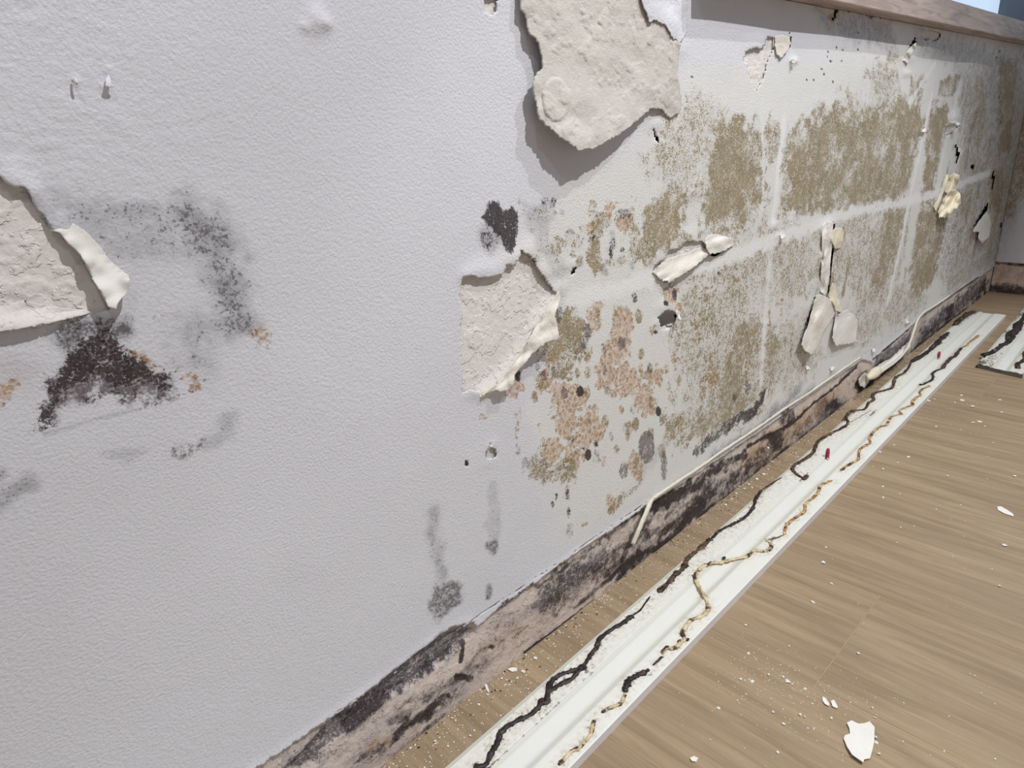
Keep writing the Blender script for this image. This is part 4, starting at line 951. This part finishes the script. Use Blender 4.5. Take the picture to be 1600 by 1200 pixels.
# ---- red wall plugs standing in the long board
def wall_plug(px, py, label, h=.023):
    c = on_floor(px, py, BT - .001)
    r = empty('wall_plug', (c[0], c[1], BT - .0015)); tag(r, label, 'wall plug', 'red wall plugs')
    def rings(rs, n=14):
        V = []; F = []
        for z, rad in rs:
            for k in range(n):
                a = 2 * math.pi * k / n; V.append((rad * math.cos(a), rad * math.sin(a), z))
        for i in range(len(rs) - 1):
            for k in range(n): F.append([i * n + k, i * n + (k + 1) % n, (i + 1) * n + (k + 1) % n, (i + 1) * n + k])
        F.append(list(range(n))[::-1]); F.append([(len(rs) - 1) * n + k for k in range(n)]); return np.array(V), F
    rs = [(0, .0046), (.0012, .0050), (.0025, .0046)]
    V, F_ = rings(rs); mesh_obj('collar', V, F_, MAT_PLUG, r, True)
    rs = [(.002, .0038)]
    for k in range(6): z = .003 + k * (h - .008) / 6; rs += [(z, .0036), (z + .0011, .0044), (z + .0018, .0034)]
    rs += [(h - .003, .0034), (h - .0008, .0029), (h, .0016)]
    V, F_ = rings(rs); V[:, 0] += V[:, 2] * .06; mesh_obj('ribbed_sleeve', V, F_, MAT_PLUG, r, True)
    Vf = []; Ff = []
    for k, a in enumerate((.4, 2.2, 3.9)):
        d = np.array([math.cos(a), math.sin(a), 0]); s = np.array([-d[1], d[0], 0]); o = len(Vf)
        Vf += [d * .004 + s * .0025 + [0, 0, .001], d * .004 - s * .0025 + [0, 0, .001], d * .010 + [0, 0, .0018], d * .004 + [0, 0, .005]]
        Ff += [[o, o + 2, o + 3], [o + 2, o + 1, o + 3], [o, o + 1, o + 2], [o, o + 3, o + 1]]
    mesh_obj('torn_rim', np.array(Vf), Ff, MAT_BOARD, r)
wall_plug(1292, 716, 'dark red plastic wall plug standing in the long skirting board, nearer the camera')
wall_plug(1466, 560, 'faded red plastic wall plug standing in the long skirting board, nearer the far corner', .021)

# ---- loose strips of sealant
s1 = empty('sealant_strip', tuple(on_wall(1018, 780, -.006))); tag(s1, 'cream sealant strip along the paint edge, its near end hanging loose', 'sealant strip', 'torn sealant strips')
p1 = [on_wall(a, b, -.0042) for a, b in [(1347,557),(1320,575),(1290,596),(1260,617),(1230,636),(1200,657),(1165,681),(1130,704),(1095,729),(1060,752),(1035,769),(1020,779)]]
Vt, Ft = tube(smooth_path(p1, 6), np.linspace(.0028, .0031, 67), (0, 1, 0), .7, 8, .14)
keep(mesh_obj('bead', Vt, Ft, MAT_SEAL, None, True), s1)
p2 = [on_wall(1021, 778, -.005), on_wall(1016, 786, -.010), on_wall(1008, 805, -.016), on_wall(998, 828, -.019), on_wall(989, 850, -.018)]
pp = smooth_path(p2, 8)
Vt, Ft = tube(pp, np.concatenate([np.linspace(.0030, .0058, 12), np.full(len(pp) - 12, .0052)]), (0, 1, 0), .6, 8, .05)
o = mesh_obj('hanging_end', Vt, Ft, MAT_SEAL, None, True); keep(o, s1)
# wide thin torn lip of the strip along the strip's lower side
s2 = empty('sealant_strip', tuple(on_wall(1420, 545, -.01))); tag(s2, 'cream sealant strip sagging off the wall near the far corner, lump at its end', 'sealant strip', 'torn sealant strips')
p3 = [on_wall(1485,461,-.004), on_wall(1462,477,-.004), on_wall(1444,488,-.006), on_wall(1434,500,-.012), on_wall(1428,517,-.018), on_wall(1422,534,-.022), on_wall(1412,552,-.022), on_wall(1398,566,-.020), on_wall(1384,576,-.016), on_wall(1370,586,-.012)]
Vt, Ft = tube(smooth_path(p3, 6), np.linspace(.0032, .0042, 55), (0, 1, 0), .8, 8, .05)
keep(mesh_obj('bead', Vt, Ft, MAT_SEAL, None, True), s2)
Vs, Fs = icosph(1, 3); c = on_wall(1366, 583, -.012)
Vs = Vs * (1 + .25 * fbm(Vs[:, 0] * 2 + 5, Vs[:, 1] * 2 + Vs[:, 2] * 3, 3))[:, None] * np.array([.046, .012, .0140]) + c
keep(mesh_obj('end_lump', Vs, Fs, MAT_CREAM, None, True), s2)
# torn white paint shred clinging under the sagging strip
flap([(1362,580),(1375,568),(1392,560),(1404,548),(1418,536),(1424,528),(1421,545),(1408,556),(1394,568),(1378,578)], [(1362,580,.004),(1392,560,.003),(1420,534,.006),(1408,556,.012),(1380,577,.010)], MAT_WHITEFLAP, None, .8, .0012, 1.0)
flap([(1341,592),(1350,583),(1359,585),(1357,596),(1350,606),(1343,603)], [(1341,592,.006),(1350,583,.010),(1359,586,.008),(1350,606,.004),(1350,594,.001)], MAT_PLASTER, None, .6, .0012, .6, 'plaster_rim')
# plaster crater below the lump
crV, crF = icosph(1, 3)

# ---- flakes and crumbs on the floor
def flake(pts_px, label, group, lift=.003, name='paint_flake', th=.0009, cat='paint flake'):
    P3 = np.array([on_floor(a, b, .001) for a, b in pts_px]); c = P3.mean(0)
    n = len(P3); rel = P3 - c
    rings = [1.0, .7, .38]; V = []; F = []
    L = np.abs(rel).max()
    def zz(r): return lift * (r[:, 0] / L) ** 2 + .3 * lift * r[:, 1] / L
    for s in rings:
        q = rel * s; q = q.copy(); q[:, 2] = zz(q) ; V.append(q)
    V.append(np.zeros((1, 3))); V = np.vstack(V)
    V[:, 2] -= V[:, 2].min()
    for k in range(2):
        for i in range(n): F.append([k * n + i, k * n + (i + 1) % n, (k + 1) * n + (i + 1) % n, (k + 1) * n + i])
    for i in range(n): F.append([2 * n + i, 2 * n + (i + 1) % n, 3 * n])
    m_ = len(V); B = V + np.array([0, 0, th]); allV = np.vstack([V, B])
    F2 = [g[::-1] for g in F] + [[i + m_ for i in g] for g in F] + [[i, (i + 1) % n, (i + 1) % n + m_, i + m_] for i in range(n)]
    o = mesh_obj(name, allV, F2, MAT_FLAKE, None, False); o.location = (c[0], c[1], .0002)
    bm = bmesh.new(); bm.from_mesh(o.data); bmesh.ops.recalc_face_normals(bm, faces=bm.faces); bm.to_mesh(o.data); bm.free()
    tag(o, label, cat, group); return o
flake([(1323,1131),(1330,1128),(1341,1133),(1350,1133),(1358,1131),(1366,1139),(1366,1159),(1363,1172),(1359,1186),(1350,1189),(1348,1195),(1331,1183),(1323,1169),(1318,1155),(1320,1150),(1328,1147),(1327,1139)], 'large white paint flake with a notched edge lying on the wooden floor at bottom right', None, .004)
flake([(1558,792),(1564,792),(1574,797),(1583,803),(1584,807),(1570,803),(1559,797)], 'thin white paint sliver lying alone on the floor near the right edge', None, .001)
flake([(1285,1090),(1290,1092),(1296,1100),(1295,1104),(1289,1101),(1285,1095)], 'leaf-shaped white chip above the large flake, left one of two side by side', None, .0015)
flake([(1298,1096),(1303,1095),(1309,1104),(1308,1107),(1301,1105)], 'leaf-shaped white chip above the large flake, right one of two side by side', None, .0015)
flake([(793,1046),(801,1043),(808,1044),(808,1048),(800,1050)], 'long white chip lying at the foot of the wall in the gap', None, .001)
flake([(757,1069),(761,1070),(764,1078),(764,1083),(760,1078)], 'curved white sliver at the foot of the wall, nearest the camera', None, .001)
flake([(1078,1185),(1084,1182),(1091,1185),(1088,1190),(1081,1190)], 'small rounded white chip on the floor at the bottom edge of the photo', None, .001)
G1 = [(1230,1065,6),(1224,1058,3),(1238,1069,3),(1157,1061,4),(1164,1063,2.5),(1176,1065,4),(1122,1107,4),(1170,1021,3),(1201,1054,3),(1208,1113,3.5),(1224,1131,3.5),(1250,1117,4),(1257,1120,3),(1299,1122,4),(1205,1092,2.5),(1258,1076,2.5),(1269,1099,2),(1363,1106,3),(1367,1121,2.5),(1368,1152,4),(1369,1160,3.5),(1373,1178,4),(1411,1159,2.5),(1215,1175,3),(1163,1169,2),(1110,1156,2),(1233,1009,2),(1165,977,3),(1270,941,4),(1341,943,2),(1341,1021,4),(1288,1080,2),(1240,1099,1.8),(1195,1077,1.6),(1152,1094,2),(1272,1138,2),(1262,1138,2),(1277,1157,1.5),(1515,1053,2),(1523,1056,2),(1533,1083,2),(1453,1180,2),(1555,1186,3),(1562,916,3),(1555,1100,2),(1412,1098,1.8),(1475,1174,2.5)]
G2 = [(1450,626,4),(1519,635,5),(1520,660,4),(1530,659,4.5),(1463,667,3),(1565,644,3.5),(1502,618,3),(1503,625,4),(1492,629,2.5),(1562,625,3),(1286,879,5),(1570,852,5),(1585,744,4),(1542,749,2),(1501,789,2),(1380,760,2),(1380,777,2),(1420,714,3),(1380,733,3),(1397,696,2.5),(1403,723,2),(1480,744,3),(1501,672,2),(1460,624,2),(1539,666,2),(1552,692,2.5),(1299,912,3),(1407,824,2),(1428,822,2),(1401,848,2),(1291,855,2),(1375,706,2.5),(1364,729,2),(1463,796,2.5),(1406,772,2),(1488,869,2),(1550,890,2)]
G3 = [(817,1049,4),(836,1028,4),(822,1024,3),(784,1060,3),(790,1070,2.5),(808,1060,3),(762,1086,3),(776,1078,2),(706,1122,3),(712,1126,3),(680,1158,4),(698,1145,2),(884,978,2.5),(902,996,2),(858,1000,2),(860,1010,2),(735,1150,3),(700,1165,2),(741,1141,2),(1134,789,4),(1150,771,3),(1163,764,3),(1170,757,3),(1183,748,3),(1193,741,4),(1200,733,3),(1155,760,3),(1143,780,3),(1207,722,3),(1090,818,2.5),(1084,842,2),(770,1090,2),(748,1100,2.5),(750,1078,2),(666,1190,2),(636,1197,2),(894,968,2),(846,1018,2),(820,1075,1.6),(1175,762,2.5),(1165,745,2.5)]
proto = []
for k in range(6):
    Vs, Fs = icosph(1, 1); Vs = Vs * (1 + .3 * rng.normal(size=(len(Vs), 1))).clip(.5, 1.6)
    Vs = Vs * np.array([1, .7 + .3 * rng.random(), .45]); Vs[:, 2] -= Vs[:, 2].min()
    me = bpy.data.meshes.new('plaster_crumb'); me.from_pydata([tuple(v) for v in Vs], [], Fs); me.materials.append(MAT_FLAKE); proto.append(me)
def crumb(px, py, r, label, group):
    c = on_floor(px, py, .0005); k = ((c - CAM) @ FW) / FPX
    o = bpy.data.objects.new('plaster_crumb', random.choice(proto)); COL.objects.link(o)
    o.location = (c[0], c[1], .0); s = r * k * .8; o.scale = (s, s, min(s, .0022) if s > .0022 else s); o.rotation_euler = (0, 0, random.random() * 6.28)
    tag(o, label, 'plaster crumb', group)
for a in G1: crumb(*a, 'tiny white plaster crumb on the floor around the large flake', 'white crumbs around the large flake')
for a in G2: crumb(*a, 'tiny white plaster crumb on the floor beside the far half of the skirting', 'white crumbs on the far floor')
for a in G3: crumb(*a, 'tiny white plaster crumb in the gap between wall and skirting board', 'white crumbs in the gap by the wall')

def dust(name, spots, mat, label, cat, smin, smax):
    parts = []; Vs0, Fs0 = icosph(1, 1)
    for (x, y) in spots:
        s = smin + (smax - smin) * rng.random() ** 2.5
        Vs = Vs0 * (1 + .3 * rng.normal(size=(len(Vs0), 1))).clip(.5, 1.5) * s * np.array([1, .8, .5]); Vs[:, 2] -= Vs[:, 2].min()
        parts.append((Vs + np.array([x, y, 0]), Fs0))
    V, F_ = join(parts); o = mesh_obj(name, V, F_, mat); tag(o, label, cat, None, 'stuff'); return o
sp = []
for _ in range(420):                                    # around the pile and the large flake
    c = on_floor(*[(1232, 1066), (1300, 1110), (1180, 1060)][rng.integers(3)]) ; sp.append((c[0] + rng.normal() * .035, c[1] + rng.normal() * .035))
for _ in range(300): sp.append((.5 + 2.2 * rng.random(), -.19 - .45 * rng.random()))
for _ in range(120):
    c = on_floor(1510, 640); sp.append((c[0] + rng.normal() * .12, c[1] + rng.normal() * .04))
sp = [(x, y) for x, y in sp if y < -.1724 + .0178 * (x - .441) - .004 and not (x > 2.1 and y > -.32)]
dust('plaster_dust', sp, MAT_FLAKE, 'fine white plaster dust scattered over the wooden floor in front of the skirting board', 'dust', .0003, .0010)
sp = []
for _ in range(2600):
    x = .1 + 2.3 * rng.random() ** 1.3; w = max(.004, board_y(x, BW) * -1 - .003); sp.append((x, -w * (.02 + .96 * rng.random() ** 1.6)))
dust('plaster_dust', sp, MAT_FLAKE, 'fine pale plaster dust in the gap between wall and skirting board', 'dust', .0003, .0014)
sp = []
for _ in range(600):
    x = .1 + 2.3 * rng.random(); w = max(.004, board_y(x, BW) * -1 - .003); sp.append((x, -w * (.02 + .6 * rng.random() ** 2.2)))
dust('mould_crumbs', sp, MAT_CRUMBDARK, 'dark mouldy crumbs fallen along the foot of the wall', 'debris', .0004, .0016)
